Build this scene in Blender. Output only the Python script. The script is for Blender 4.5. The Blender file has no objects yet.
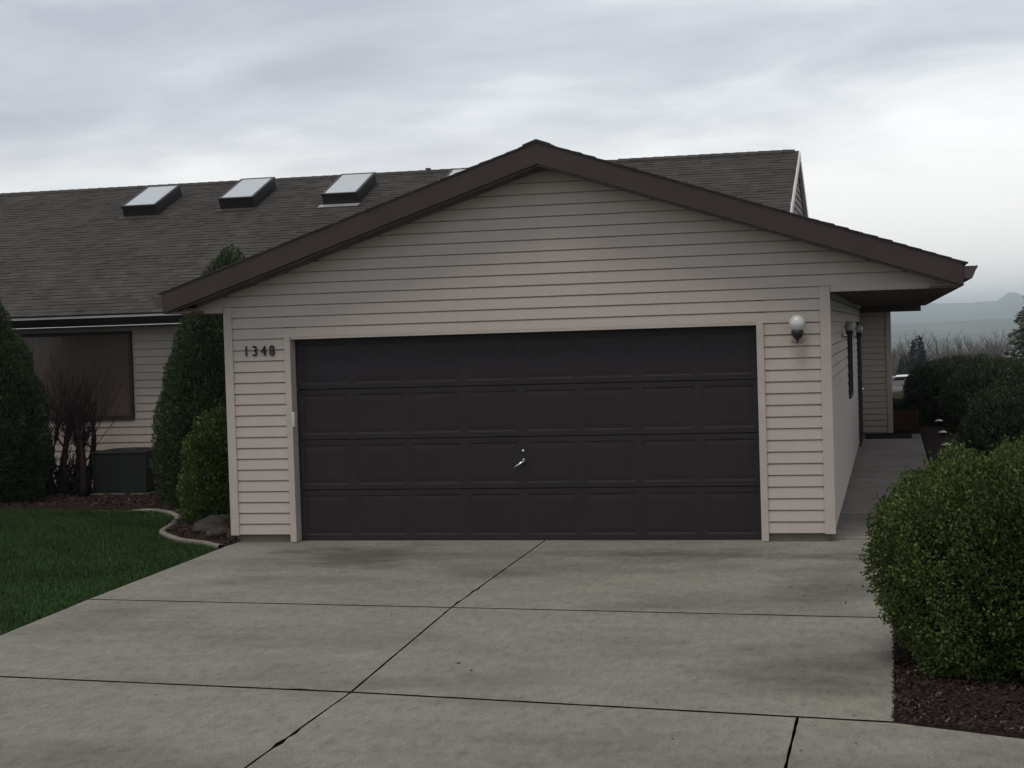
import bpy, bmesh, math, random
import numpy as np
from mathutils import Vector, Matrix, noise as mnoise
R = math.radians
random.seed(7); RNG = np.random.default_rng(7)
S = bpy.context.scene
COL = S.collection

# ------------------------------------------------------------------ helpers
def put(o, parent=None, loc=None):
    COL.objects.link(o)
    if parent is not None: o.parent = parent
    if loc is not None: o.location = loc
    return o
def tag(o, label=None, cat=None, group=None, kind=None):
    if label: o['label'] = label
    if cat: o['category'] = cat
    if group: o['group'] = group
    if kind: o['kind'] = kind
    return o
def empty(name, loc, label, cat, group=None, rz=0.0):
    o = bpy.data.objects.new(name, None); o.empty_display_size = .2
    put(o, None, loc); o.rotation_euler = (0, 0, rz)
    return tag(o, label, cat, group)

class MB:
    """collects faces, becomes one mesh object"""
    def __init__(s): s.v = []; s.f = []; s.m = []; s.cur = 0
    def face(s, pts):
        n = len(s.v); s.v += [tuple(p) for p in pts]; s.f.append(tuple(range(n, n+len(pts)))); s.m.append(s.cur)
    def box(s, x0, x1, y0, y1, z0, z1):
        n = len(s.v)
        s.v += [(x, y, z) for z in (z0, z1) for y in (y0, y1) for x in (x0, x1)]
        for f in ((0,2,3,1),(4,5,7,6),(0,1,5,4),(2,6,7,3),(0,4,6,2),(1,3,7,5)):
            s.f.append(tuple(n+i for i in f)); s.m.append(s.cur)
    def hexa(s, p):  # 8 points: 4 bottom loop, 4 top loop
        n = len(s.v); s.v += [tuple(q) for q in p]
        for f in ((3,2,1,0),(4,5,6,7),(0,1,5,4),(1,2,6,5),(2,3,7,6),(3,0,4,7)):
            s.f.append(tuple(n+i for i in f)); s.m.append(s.cur)
    def prism(s, poly, z0, z1):   # xy polygon extruded in z
        k = len(poly); n = len(s.v)
        s.v += [(x, y, z0) for x, y in poly] + [(x, y, z1) for x, y in poly]
        s.f.append(tuple(n+i for i in reversed(range(k)))); s.m.append(s.cur)
        s.f.append(tuple(n+k+i for i in range(k))); s.m.append(s.cur)
        for i in range(k):
            j = (i+1) % k; s.f.append((n+i, n+j, n+k+j, n+k+i)); s.m.append(s.cur)
    def sweep(s, prof, a, b, plane='xz'):
        """profile of (u,z) extruded between a and b along the other horizontal axis"""
        k = len(prof); n = len(s.v)
        for t in (a, b):
            for u, z in prof: s.v.append((u, t, z) if plane == 'xz' else (t, u, z))
        for i in range(k):
            j = (i+1) % k; s.f.append((n+i, n+j, n+k+j, n+k+i)); s.m.append(s.cur)
        s.f.append(tuple(n+i for i in reversed(range(k)))); s.m.append(s.cur)
        s.f.append(tuple(n+k+i for i in range(k))); s.m.append(s.cur)
    def tube(s, pts, rad, seg=8, cap=True):
        rings = []; pts = [Vector(p) for p in pts]
        for i, p in enumerate(pts):
            d = (pts[min(i+1, len(pts)-1)]-pts[max(i-1, 0)]).normalized()
            a = d.cross(Vector((0.13, .21, 1))); 
            if a.length < .05: a = d.cross(Vector((1, 0, 0)))
            a.normalize(); b = d.cross(a); r = rad[i] if hasattr(rad, '__len__') else rad
            n = len(s.v); rings.append(n)
            for k in range(seg):
                t = 2*math.pi*k/seg; s.v.append(tuple(p+a*math.cos(t)*r+b*math.sin(t)*r))
        for i in range(len(rings)-1):
            for k in range(seg):
                j = (k+1) % seg
                s.f.append((rings[i]+k, rings[i]+j, rings[i+1]+j, rings[i+1]+k)); s.m.append(s.cur)
        if cap:
            s.f.append(tuple(rings[0]+k for k in reversed(range(seg)))); s.m.append(s.cur)
            s.f.append(tuple(rings[-1]+k for k in range(seg))); s.m.append(s.cur)
    def lathe(s, prof, c=(0, 0, 0), seg=24):
        n0 = len(s.v); k = len(prof)
        for r, z in prof:
            for i in range(seg):
                t = 2*math.pi*i/seg; s.v.append((c[0]+r*math.cos(t), c[1]+r*math.sin(t), c[2]+z))
        for a in range(k-1):
            for i in range(seg):
                j = (i+1) % seg
                s.f.append((n0+a*seg+i, n0+a*seg+j, n0+(a+1)*seg+j, n0+(a+1)*seg+i)); s.m.append(s.cur)
    def build(s, name, mats, parent=None, loc=None, smooth=False, bevel=0, fix=True):
        me = bpy.data.meshes.new(name); me.from_pydata(s.v, [], s.f)
        if not isinstance(mats, (list, tuple)): mats = [mats]
        for m in mats: me.materials.append(m)
        if len(mats) > 1: me.polygons.foreach_set('material_index', s.m)
        if fix:
            bm = bmesh.new(); bm.from_mesh(me); bmesh.ops.recalc_face_normals(bm, faces=bm.faces); bm.to_mesh(me); bm.free()
        if smooth: me.polygons.foreach_set('use_smooth', [True]*len(me.polygons))
        o = bpy.data.objects.new(name, me); put(o, parent, loc)
        if bevel:
            b = o.modifiers.new('bevel', 'BEVEL'); b.width = bevel; b.segments = 2; b.limit_method = 'ANGLE'; b.angle_limit = R(40)
        return o

def np_mesh(name, V, F, mat, parent=None, loc=None):
    """V (n,3), F (m,k) all same k"""
    me = bpy.data.meshes.new(name); n, (m, k) = len(V), F.shape
    me.vertices.add(n); me.vertices.foreach_set('co', np.ascontiguousarray(V, np.float32).ravel())
    me.loops.add(m*k); me.loops.foreach_set('vertex_index', np.ascontiguousarray(F, np.int32).ravel())
    me.polygons.add(m); me.polygons.foreach_set('loop_start', np.arange(0, m*k, k, dtype=np.int32))
    me.update(calc_edges=True); me.validate()
    for mm in (mat if isinstance(mat, (list, tuple)) else [mat]): me.materials.append(mm)
    o = bpy.data.objects.new(name, me); return put(o, parent, loc)

# ------------------------------------------------------------------ materials
class N:
    def __init__(s, name):
        s.m = bpy.data.materials.new(name); s.m.use_nodes = True; s.t = s.m.node_tree; s.n = s.t.nodes; s.l = s.t.links
        s.b = s.n['Principled BSDF']; s.tc = s.n.new('ShaderNodeTexCoord')
    def new(s, t, **k):
        o = s.n.new(t)
        for a, b in k.items(): setattr(o, a, b)
        return o
    def link(s, a, b): s.l.new(a, b)
    def mapped(s, scale=(1, 1, 1), coord='Object', loc=(0, 0, 0)):
        mp = s.new('ShaderNodeMapping'); mp.inputs['Scale'].default_value = scale; mp.inputs['Location'].default_value = loc
        s.link(s.tc.outputs[coord], mp.inputs[0]); return mp.outputs[0]
    def noise(s, vec, scale, detail=4, rough=.55):
        n = s.new('ShaderNodeTexNoise'); n.inputs['Scale'].default_value = scale; n.inputs['Detail'].default_value = detail
        n.inputs['Roughness'].default_value = rough; s.link(vec, n.inputs['Vector']); return n.outputs[0]
    def ramp(s, fac, stops):
        r = s.new('ShaderNodeValToRGB'); e = r.color_ramp.elements
        while len(e) > 1: e.remove(e[-1])
        e[0].position = stops[0][0]; e[0].color = (*stops[0][1], 1) if hasattr(stops[0][1], '__len__') else (stops[0][1],)*3+(1,)
        for p, c in stops[1:]:
            x = e.new(p); x.color = (*c, 1) if hasattr(c, '__len__') else (c, c, c, 1)
        s.link(fac, r.inputs[0]); return r.outputs[0]
    def mix(s, fac, a, b, mode='MIX'):
        m = s.new('ShaderNodeMix', data_type='RGBA', blend_type=mode)
        if hasattr(fac, 'is_output') or not isinstance(fac, (int, float)): s.link(fac, m.inputs[0])
        else: m.inputs[0].default_value = fac
        for i, v in ((6, a), (7, b)):
            if isinstance(v, tuple): m.inputs[i].default_value = (*v, 1)
            else: s.link(v, m.inputs[i])
        return m.outputs[2]
    def math(s, op, a, b=None):
        m = s.new('ShaderNodeMath', operation=op)
        for i, v in ((0, a), (1, b)):
            if v is None: continue
            if isinstance(v, (int, float)): m.inputs[i].default_value = v
            else: s.link(v, m.inputs[i])
        return m.outputs[0]
    def bump(s, h, strength=.3, dist=.01):
        b = s.new('ShaderNodeBump'); b.inputs['Strength'].default_value = strength; b.inputs['Distance'].default_value = dist
        s.link(h, b.inputs['Height']); s.link(b.outputs[0], s.b.inputs['Normal'])
    def done(s, col, rough=.7, spec=.3, metal=0):
        if isinstance(col, tuple): s.b.inputs['Base Color'].default_value = (*col, 1)
        else: s.link(col, s.b.inputs['Base Color'])
        s.b.inputs['Roughness'].default_value = rough; s.b.inputs['Specular IOR Level'].default_value = spec
        s.b.inputs['Metallic'].default_value = metal; return s.m

def painted(name, c, var=.12, rough=.6, spec=.3, scale=3, streak=(1, 1, 1), grain=0):
    n = N(name); v = n.mapped(streak)
    f = n.noise(v, scale, 5)
    f2 = n.noise(n.mapped(), 37, 3)
    k = n.math('ADD', n.math('MULTIPLY', f, .75), n.math('MULTIPLY', f2, .25))
    col = n.ramp(k, [(.3, tuple(x*(1-var) for x in c)), (.7, tuple(x*(1+var) for x in c))])
    if grain: n.bump(n.noise(n.mapped((1, 1, 12)), 30, 3), grain, .002)
    return n.done(col, rough, spec)

M = {}
def mat_siding():
    n = N('siding_vinyl')
    big = n.noise(n.mapped((.5, .5, .9)), 1.3, 5)
    streak = n.noise(n.mapped((9, 9, .35)), 1.2, 4)           # faint rain streaks
    k = n.math('ADD', n.math('MULTIPLY', big, .5), n.math('MULTIPLY', streak, .5))
    c = n.ramp(k, [(.28, (.40, .345, .308)), (.5, (.43, .376, .338)), (.72, (.45, .396, .358))])
    n.bump(n.noise(n.mapped((3, 3, 40)), 9, 3), .12, .002)
    return n.done(c, .55, .3)
M['siding'] = mat_siding()
M['trim'] = painted('trim_paint', (.43, .378, .34), .08, .55, .3, 4)
M['brown'] = painted('brown_paint', (.047, .034, .032), .14, .6, .25, 3, (1, 1, 1))
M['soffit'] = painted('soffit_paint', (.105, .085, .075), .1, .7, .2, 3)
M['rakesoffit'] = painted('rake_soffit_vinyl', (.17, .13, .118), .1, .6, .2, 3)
M['gutter'] = painted('gutter_metal', (.07, .05, .047), .12, .4, .4, 3)
M['gutter_edge'] = painted('gutter_lip_metal', (.3, .29, .29), .12, .35, .5, 3)
M['door'] = painted('garage_door_paint', (.0225, .0180, .0212), .12, .55, .22, 2.5)
M['foundation'] = painted('foundation_concrete', (.13, .115, .10), .2, .9, .1, 5)
M['black'] = painted('dark_bronze_metal', (.02, .018, .018), .1, .45, .4)
M['white'] = painted('white_plastic', (.5, .5, .49), .05, .4, .4)
M['steel'] = N('bright_steel').done((.75, .75, .76), .25, .5, 1)
M['whitetrim'] = painted('white_rake_paint', (.72, .70, .67), .06, .5, .3)

def mat_globe():
    n = N('opal_glass'); n.b.inputs['Subsurface Weight'].default_value = .25
    n.b.inputs['Subsurface Radius'].default_value = (.05, .05, .05)
    return n.done((.56, .56, .55), .22, .5)
M['globe'] = mat_globe()
def mat_glass(name, c, rough=.08): return N(name).done(c, rough, .6)
M['pane'] = mat_glass('dark_window_glass', (.012, .012, .013))
M['skylight'] = painted('skylight_acrylic', (.47, .50, .52), .08, .22, .5, 1.5)

def mat_shingle():
    n = N('asphalt_shingle')
    vr = n.new('ShaderNodeNewGeometry').outputs['Random Per Island']
    g = n.noise(n.mapped(), 55, 3, .7); big = n.noise(n.mapped(), .8, 4)
    tabc = n.ramp(vr, [(0, (.050, .045, .042)), (.35, (.059, .054, .050)), (.7, (.064, .059, .055)), (1, (.073, .067, .062))])
    gr = n.ramp(g, [(.3, .72), (.7, 1.25)])
    c = n.mix(1.0, tabc, gr, 'MULTIPLY'); c = n.mix(1.0, c, n.ramp(big, [(.3, .86), (.7, 1.12)]), 'MULTIPLY')
    n.bump(g, .5, .004)
    return n.done(c, .95, .12)
M['shingle'] = mat_shingle()

def mat_concrete(name, base, warm=.0):
    n = N(name)
    fine = n.noise(n.mapped(), 60, 4, .7)
    mid = n.noise(n.mapped((.6, 1, 1)), 2.3, 6, .65)
    big = n.noise(n.mapped((.55, .9, 1), loc=(3.1, 1.7, 0)), .75, 4, .6)
    b = base
    c0 = n.ramp(mid, [(.25, tuple(x*.86 for x in b)), (.5, b), (.75, tuple(x*1.12 for x in b))])
    stain = n.ramp(big, [(.34, (.72, .71, .69)), (.5, (1, 1, 1)), (.68, (1.08, 1.07, 1.03))])
    c = n.mix(1.0, c0, stain, 'MULTIPLY')
    # broad dark marks (world positions on the slab)
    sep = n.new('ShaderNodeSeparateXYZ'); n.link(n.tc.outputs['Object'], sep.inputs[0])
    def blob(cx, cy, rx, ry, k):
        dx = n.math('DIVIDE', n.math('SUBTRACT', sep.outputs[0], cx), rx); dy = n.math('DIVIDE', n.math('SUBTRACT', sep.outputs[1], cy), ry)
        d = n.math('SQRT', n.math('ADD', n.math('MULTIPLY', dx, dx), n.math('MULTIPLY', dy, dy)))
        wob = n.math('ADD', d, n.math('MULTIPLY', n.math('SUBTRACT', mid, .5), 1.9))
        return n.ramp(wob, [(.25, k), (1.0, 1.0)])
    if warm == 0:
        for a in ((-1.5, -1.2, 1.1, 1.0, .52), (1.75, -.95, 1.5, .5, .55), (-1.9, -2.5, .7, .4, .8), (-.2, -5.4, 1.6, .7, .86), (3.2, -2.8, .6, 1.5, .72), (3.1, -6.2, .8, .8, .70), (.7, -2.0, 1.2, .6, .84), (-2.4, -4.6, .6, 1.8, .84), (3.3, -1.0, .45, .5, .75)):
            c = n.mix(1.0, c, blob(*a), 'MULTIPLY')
    gr = n.ramp(fine, [(.3, .72), (.7, 1.22)]); c = n.mix(1.0, c, gr, 'MULTIPLY')
    g2_ = n.ramp(n.noise(n.mapped((1.6, .7, 1)), 9, 6, .7), [(.28, .66), (.45, .95), (.7, 1.16)]); c = n.mix(1.0, c, g2_, 'MULTIPLY')
    pits = n.ramp(n.noise(n.mapped(), 24, 2), [(.26, .45), (.31, 1.0)]); c = n.mix(.8, c, pits, 'MULTIPLY')
    n.bump(fine, .35, .003)
    return n.done(c, .88, .2)
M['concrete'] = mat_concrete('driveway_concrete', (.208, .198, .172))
M['walk'] = mat_concrete('walkway_concrete', (.245, .215, .195), 1)
M['curb'] = mat_concrete('edging_concrete', (.2, .18, .155), 1)

def mat_random(name, stops, rough=.6, spec=.2, noise_scale=1.2, amt=(.7, 1.25)):
    n = N(name); vr = n.new('ShaderNodeNewGeometry').outputs['Random Per Island']
    c = n.ramp(vr, stops)
    f = n.noise(n.mapped(), noise_scale, 3)
    c = n.mix(1.0, c, n.ramp(f, [(.3, amt[0]), (.7, amt[1])]), 'MULTIPLY')
    return n.done(c, rough, spec)
M['boxwood'] = mat_random('boxwood_leaf', [(0, (.032, .048, .015)), (.5, (.058, .086, .022)), (.9, (.080, .110, .028)), (1, (.105, .132, .033))], .62, .12, 2.6, (.6, 1.4))
M['arbor'] = mat_random('arborvitae_spray', [(0, (.018, .030, .015)), (.6, (.036, .058, .024)), (.93, (.06, .085, .032)), (1, (.10, .13, .045))], .6, .2, 3)
M['gold'] = mat_random('gold_spray', [(0, (.024, .044, .013)), (.5, (.045, .078, .019)), (.85, (.085, .125, .024)), (1, (.14, .17, .03))], .6, .2, 3)
M['juniper'] = mat_random('juniper_spray', [(0, (.014, .022, .014)), (.6, (.034, .052, .027)), (1, (.075, .095, .048))], .65, .15, 2)
M['pine'] = mat_random('pine_needle', [(0, (.05, .07, .05)), (.6, (.12, .14, .12)), (1, (.3, .3, .28))], .65, .15, 2)
M['bark'] = painted('bark', (.022, .015, .014), .35, .9, .1, 14)
M['twig'] = painted('twig', (.036, .027, .025), .3, .85, .1, 20)
M['fartwig'] = painted('far_twig', (.085, .068, .066), .3, .85, .1, .3)  # paler and greyer than near twigs: distance haze put into the colour
M['farconifer'] = painted('far_conifer', (.02, .026, .024), .3, .85, .1, .3)
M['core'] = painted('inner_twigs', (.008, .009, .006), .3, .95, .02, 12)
M['grass'] = mat_random('lawn_blade', [(0, (.016, .036, .010)), (.6, (.030, .066, .017)), (1, (.06, .095, .026))], .6, .15, .8, (.65, 1.35))
M['chip'] = mat_random('bark_chip', [(0, (.016, .010, .009)), (.6, (.038, .023, .019)), (.93, (.06, .038, .031)), (1, (.15, .12, .10))], .85, .1, 3)
def simple_ground(name, a, b, scale=8, bumpd=.02):
    n = N(name); f = n.noise(n.mapped(), scale, 8, .65); c = n.ramp(f, [(.3, a), (.7, b)]); n.bump(f, .6, bumpd); return n.done(c, .95, .08)
M['mulch'] = simple_ground('mulch_soil', (.014, .009, .008), (.04, .026, .022), 18)
M['soil'] = simple_ground('lawn_soil', (.009, .016, .006), (.018, .03, .010), 12)
M['joint'] = simple_ground('joint_dirt', (.004, .004, .003), (.012, .011, .008), 30)
M['asphalt'] = simple_ground('asphalt', (.04, .04, .04), (.065, .063, .06), 60, .004)
M['rock'] = simple_ground('field_stone', (.028, .024, .022), (.07, .06, .054), 9)
M['wood'] = painted('planter_wood', (.06, .03, .016), .3, .8, .15, 3, (1, 1, 9))
M['mat'] = painted('doormat_fibre', (.035, .028, .03), .3, .95, .05, 60)
M['acmetal'] = painted('green_grey_enamel', (.014, .015, .014), .15, .5, .3)

def mat_terrain():
    n = N('terrain')
    f = n.noise(n.mapped((1, 1, 1)), .004, 8, .6); g = n.noise(n.mapped(), .06, 5)
    c = n.ramp(f, [(.35, (.03, .04, .03)), (.5, (.05, .06, .035)), (.62, (.13, .12, .08))])
    c = n.mix(1.0, c, n.ramp(g, [(.3, .65), (.7, 1.3)]), 'MULTIPLY')
    return n.done(c, .95, .05)
M['terrain'] = mat_terrain()

# ------------------------------------------------------------------ camera
YAW, PIT, ROL, FPX = .229004707, -.0304433959, -.0308747239, 1641.36834
cam = bpy.data.cameras.new('camera'); co = bpy.data.objects.new('camera', cam); COL.objects.link(co)
fw = Vector((-math.sin(YAW)*math.cos(PIT), math.cos(YAW)*math.cos(PIT), math.sin(PIT)))
rr = fw.cross(Vector((0, 0, 1))).normalized(); uu = rr.cross(fw)
r2 = rr*math.cos(ROL)+uu*math.sin(ROL); u2 = -rr*math.sin(ROL)+uu*math.cos(ROL)
mt = Matrix((r2, u2, -fw)).transposed().to_4x4(); mt.translation = (3.756, -16.359, 2.1338)
co.matrix_world = mt
cam.sensor_width = 36; cam.lens = FPX*36/1024; cam.clip_start = .1; cam.clip_end = 60000
S.camera = co

# ------------------------------------------------------------------ sky and light
SUN_EL, SUN_AZ = R(66), R(192)      # azimuth clockwise from +y: behind the camera, a little to the left
w = bpy.data.worlds.new('World'); S.world = w; w.use_nodes = True
t = w.node_tree; nn = t.nodes; ll = t.links; nn.clear()
out = nn.new('ShaderNodeOutputWorld'); bg1 = nn.new('ShaderNodeBackground'); bg2 = nn.new('ShaderNodeBackground'); mx = nn.new('ShaderNodeMixShader')
sky = nn.new('ShaderNodeTexSky'); sky.sky_type = 'NISHITA'; sky.sun_disc = False; sky.sun_elevation = SUN_EL; sky.sun_rotation = SUN_AZ
sky.air_density = 1.5; sky.dust_density = 3
ll.new(sky.outputs[0], bg1.inputs[0]); bg1.inputs[1].default_value = .06
tc = nn.new('ShaderNodeTexCoord'); sp = nn.new('ShaderNodeSeparateXYZ'); ll.new(tc.outputs['Generated'], sp.inputs[0])
def wm(op, a, b=None):
    m = nn.new('ShaderNodeMath'); m.operation = op
    for i, v in ((0, a), (1, b)):
        if v is None: continue
        if isinstance(v, (int, float)): m.inputs[i].default_value = v
        else: ll.new(v, m.inputs[i])
    return m.outputs[0]
zc = wm('MAXIMUM', sp.outputs[2], 0.0); den = wm('ADD', zc, .2)
cx_, cy_ = wm('DIVIDE', sp.outputs[0], den), wm('DIVIDE', sp.outputs[1], den)
cv = nn.new('ShaderNodeCombineXYZ'); ll.new(cx_, cv.inputs[0]); ll.new(wm('MULTIPLY', cy_, 1.0), cv.inputs[1])
def wnoise(scale, detail, rough, off, dist=0):
    mp = nn.new('ShaderNodeMapping'); mp.inputs['Location'].default_value = off; mp.inputs['Scale'].default_value = (.62, 1.0, 1) if scale < 1 else (.85, 1.25, 1)
    mp.inputs['Rotation'].default_value = (0, 0, R(16))
    ll.new(cv.outputs[0], mp.inputs[0]); n = nn.new('ShaderNodeTexNoise'); n.inputs['Scale'].default_value = scale
    n.inputs['Detail'].default_value = detail; n.inputs['Roughness'].default_value = rough; n.inputs['Distortion'].default_value = dist
    ll.new(mp.outputs[0], n.inputs['Vector']); return n.outputs[0]
big = wnoise(.85, 6, .5, (4.3, 1.9, 0), .2); small = wnoise(2.6, 9, .6, (7.7, 3.1, 0), .3)
f = wm('ADD', wm('MULTIPLY', big, .68), wm('MULTIPLY', small, .32))
# cloud gets thicker with height above the horizon
f = wm('SUBTRACT', f, wm('MULTIPLY', wm('SUBTRACT', wm('MINIMUM', zc, .24), .12), .75))
rp = nn.new('ShaderNodeValToRGB'); e = rp.color_ramp.elements
e[0].position = .30; e[0].color = (.42, .445, .505, 1); e[1].position = .58; e[1].color = (.90, .91, .92, 1)
x = e.new(.41); x.color = (.56, .585, .63, 1); x = e.new(.49); x.color = (.75, .77, .79, 1)
ll.new(f, rp.inputs[0])
low = nn.new('ShaderNodeValToRGB'); e = low.color_ramp.elements
e[0].position = 0; e[0].color = (1, 1, 1, 1); e[1].position = .13; e[1].color = (0, 0, 0, 1); ll.new(zc, low.inputs[0])
mc = nn.new('ShaderNodeMix'); mc.data_type = 'RGBA'; ll.new(low.outputs[0], mc.inputs[0]); ll.new(rp.outputs[0], mc.inputs[6]); mc.inputs[7].default_value = (.98, .95, .90, 1)
up = nn.new('ShaderNodeMapRange'); ll.new(zc, up.inputs[0]); up.inputs[1].default_value = .25; up.inputs[2].default_value = .6; up.inputs[3].default_value = 1.0; up.inputs[4].default_value = .62
ll.new(mc.outputs[2], bg2.inputs[0]); ll.new(up.outputs[0], bg2.inputs[1])
mx.inputs[0].default_value = .93
ll.new(bg1.outputs[0], mx.inputs[1]); ll.new(bg2.outputs[0], mx.inputs[2]); ll.new(mx.outputs[0], out.inputs[0])

sun = bpy.data.lights.new('sun', 'SUN'); sun.energy = 1.0; sun.angle = R(22); sun.color = (1, .94, .86)
so = bpy.data.objects.new('sun', sun); COL.objects.link(so)
d = Vector((math.sin(SUN_AZ)*math.cos(SUN_EL), math.cos(SUN_AZ)*math.cos(SUN_EL), math.sin(SUN_EL)))
so.rotation_euler = d.to_track_quat('Z', 'Y').to_euler(); so.location = (0, -10, 20)

# ------------------------------------------------------------------ terrain
YS = [-1e6, 21, 50, 84, 150, 300, 600, 1500, 2900, 4300, 5200, 7000, 9000, 12000, 16000]
ZS = [0, 0, -.75, -2.45, -5.6, -12.5, -24, -33, -36, 0, -8, 30, 92, 70, 40]
def terrain(x, y):
    az = math.degrees(math.atan2(x-3.756, y+16.36))
    z = float(np.interp(y, YS, ZS))
    n1 = mnoise.fractal(Vector((x/900, y/900, 0)), 1.0, 2.0, 4)
    if y > 3200 and y < 5600: z += 9*n1*min(1, (y-3200)/800)+4*mnoise.noise(Vector((az*1.1, 3, 0)))
    if y >= 5600:
        k = min(1, (y-5600)/2600)
        pk = 40*math.exp(-((az-3.85)/.3)**2)+34*math.exp(-((az-5.1)/.5)**2)+20*math.exp(-((az-4.5)/1.0)**2)+10*math.exp(-((az-1.3)/.8)**2)
        z += k*(pk+10*mnoise.noise(Vector((az*.9, 1, 0)))+5*mnoise.noise(Vector((az*4, 8, 0)))+14*n1*(1 if y < 8600 else .15))
    return z-.07
rad = list(np.linspace(0, 60, 16))+list(np.geomspace(66, 15500, 110))
azs = sorted(set([round(a, 3) for a in np.arange(-180, 180, 6.)]+[round(a, 3) for a in np.arange(-8, 14, .2)]))
V = []; F = []
for r in rad:
    for a in azs:
        x = 3.756+r*math.sin(R(a)); y = -16.36+r*math.cos(R(a)); V.append((x, y, terrain(x, y)))
na = len(azs)
for i in range(len(rad)-1):
    for j in range(na):
        k = (j+1) % na; F.append((i*na+j, i*na+k, (i+1)*na+k, (i+1)*na+j))
gm = MB(); gm.v = V; gm.f = F; gm.m = [0]*len(F)
g = gm.build('ground', M['terrain'], smooth=True, fix=False); tag(g, kind='structure')

# haze
hz = MB(); hz.box(-16500, 16500, -16500, 16500, -52, 165)
nh = bpy.data.materials.new('haze_air'); nh.use_nodes = True; ht = nh.node_tree; ht.nodes.clear()
ho = ht.nodes.new('ShaderNodeOutputMaterial'); pv = ht.nodes.new('ShaderNodeVolumePrincipled')
pv.inputs['Color'].default_value = (.82, .92, 1.0, 1); pv.inputs['Density'].default_value = 1.9e-4; pv.inputs['Anisotropy'].default_value = 0
ht.links.new(pv.outputs[0], ho.inputs['Volume'])
h = hz.build('haze', nh); tag(h, kind='stuff')

# ------------------------------------------------------------------ driveway, walkway, road, lawn, beds
def slabs(polys, name, mat, gap=.0065, thick=.11, gapx=.018):
    mb = MB(); rnd_ = random.Random(12)
    for poly in polys:
        c = Vector((sum(p[0] for p in poly)/len(poly), sum(p[1] for p in poly)/len(poly)))
        k = len(poly); P = []
        # inset every edge by the half joint width
        for i in range(k):
            a, b, d_ = Vector(poly[i-1]), Vector(poly[i]), Vector(poly[(i+1) % k])
            e1 = (b-a).normalized(); e2 = (d_-b).normalized()
            n1 = Vector((-e1.y, e1.x)); n2 = Vector((-e2.y, e2.x))
            g1 = gap+(gapx-gap)*abs(e1.x)**2; g2 = gap+(gapx-gap)*abs(e2.x)**2
            p1 = b+n1*g1; p2 = b+n2*g2; den_ = e1.x*e2.y-e1.y*e2.x
            if abs(den_) < .05: P.append(tuple(b+n1*g1)); continue
            q = p2-p1; t1 = (q.x*e2.y-q.y*e2.x)/den_; P.append(tuple(p1+e1*t1))
        Q = []                                   # slightly worn, uneven edges
        for i in range(len(P)):
            a, b = Vector(P[i-1]), Vector(P[i]); L = (b-a).length; m_ = max(1, int(L/.11)); e1 = (b-a)/max(L, 1e-6); n1 = Vector((-e1.y, e1.x))
            for j in range(1, m_+1):
                q = a+(b-a)*j/m_
                if j < m_: q = q+n1*(.0035*mnoise.noise(Vector((q.x*9, q.y*9, 1)))+.003*mnoise.noise(Vector((q.x*31, q.y*31, 4)))+(.012 if rnd_.random() < .02 else 0))
                Q.append(tuple(q))
        P = Q
        mb.prism(P, -thick, 0); k = len(P)
        for i in range(k): mb.m[-1-i] = 1        # joint faces are dirty
    return mb.build(name, [mat, M['joint']], bevel=.004)
# counter-clockwise polygons
A = [(-3.13, .2), (-3.12, -.4), (-2.94, -3.70), (.32, -3.96), (.21, .2)]
B = [(.21, .2), (.32, -3.96), (3.72, -4.25), (3.74, -2.8), (3.9, -1.2), (4.1, -.1), (4.1, .2)]
Cc = [(-2.94, -3.70), (-2.80, -5.4), (-2.76, -6.66), (.51, -6.98), (.32, -3.96)]
D = [(.32, -3.96), (.51, -6.98), (3.72, -7.43), (3.72, -4.25)]
E_ = [(-2.76, -6.66), (-2.9, -9), (-3.8, -13), (.60, -13), (.51, -6.98)]
F_ = [(.51, -6.98), (.60, -13), (3.2, -13), (3.2, -7.357)]
G_ = [(3.2, -7.357), (3.2, -13), (9, -13), (9, -9.75), (4.9, -7.95), (3.72, -7.43)]
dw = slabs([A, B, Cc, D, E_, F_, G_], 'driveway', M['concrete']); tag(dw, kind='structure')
wk = []
ys = [.2, 2.35, 5.45, 8.5, 11.7, 15.75]
xr = {.2: 4.1, 2.35: 4.22, 5.45: 4.24, 8.5: 4.24, 11.7: 4.23, 15.75: 4.22}
for a, b in zip(ys[:-1], ys[1:]): wk.append([(3.10, b), (3.10, a), (xr[a], a), (xr[b], b)])
wo = slabs(wk, 'walkway', M['walk'], gap=.006, gapx=.016); tag(wo, kind='structure')
jb = MB(); jb.box(-2.9, 3.7, -12.9, .1, -.10, -.08); jb.box(3.1, 4.1, .1, 15.7, -.10, -.08)
jb.prism([(3.7, -12.9), (8.9, -12.9), (8.9, -9.75), (4.9, -8.0), (3.7, -7.5)], -.0999, -.081)
jo = jb.build('driveway_joint_soil', M['joint']); tag(jo, kind='structure')
rb = MB(); rb.box(-60, 60, -24, -13.03, -.1, -.03); ro = rb.build('road', M['asphalt']); tag(ro, kind='structure')

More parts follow.
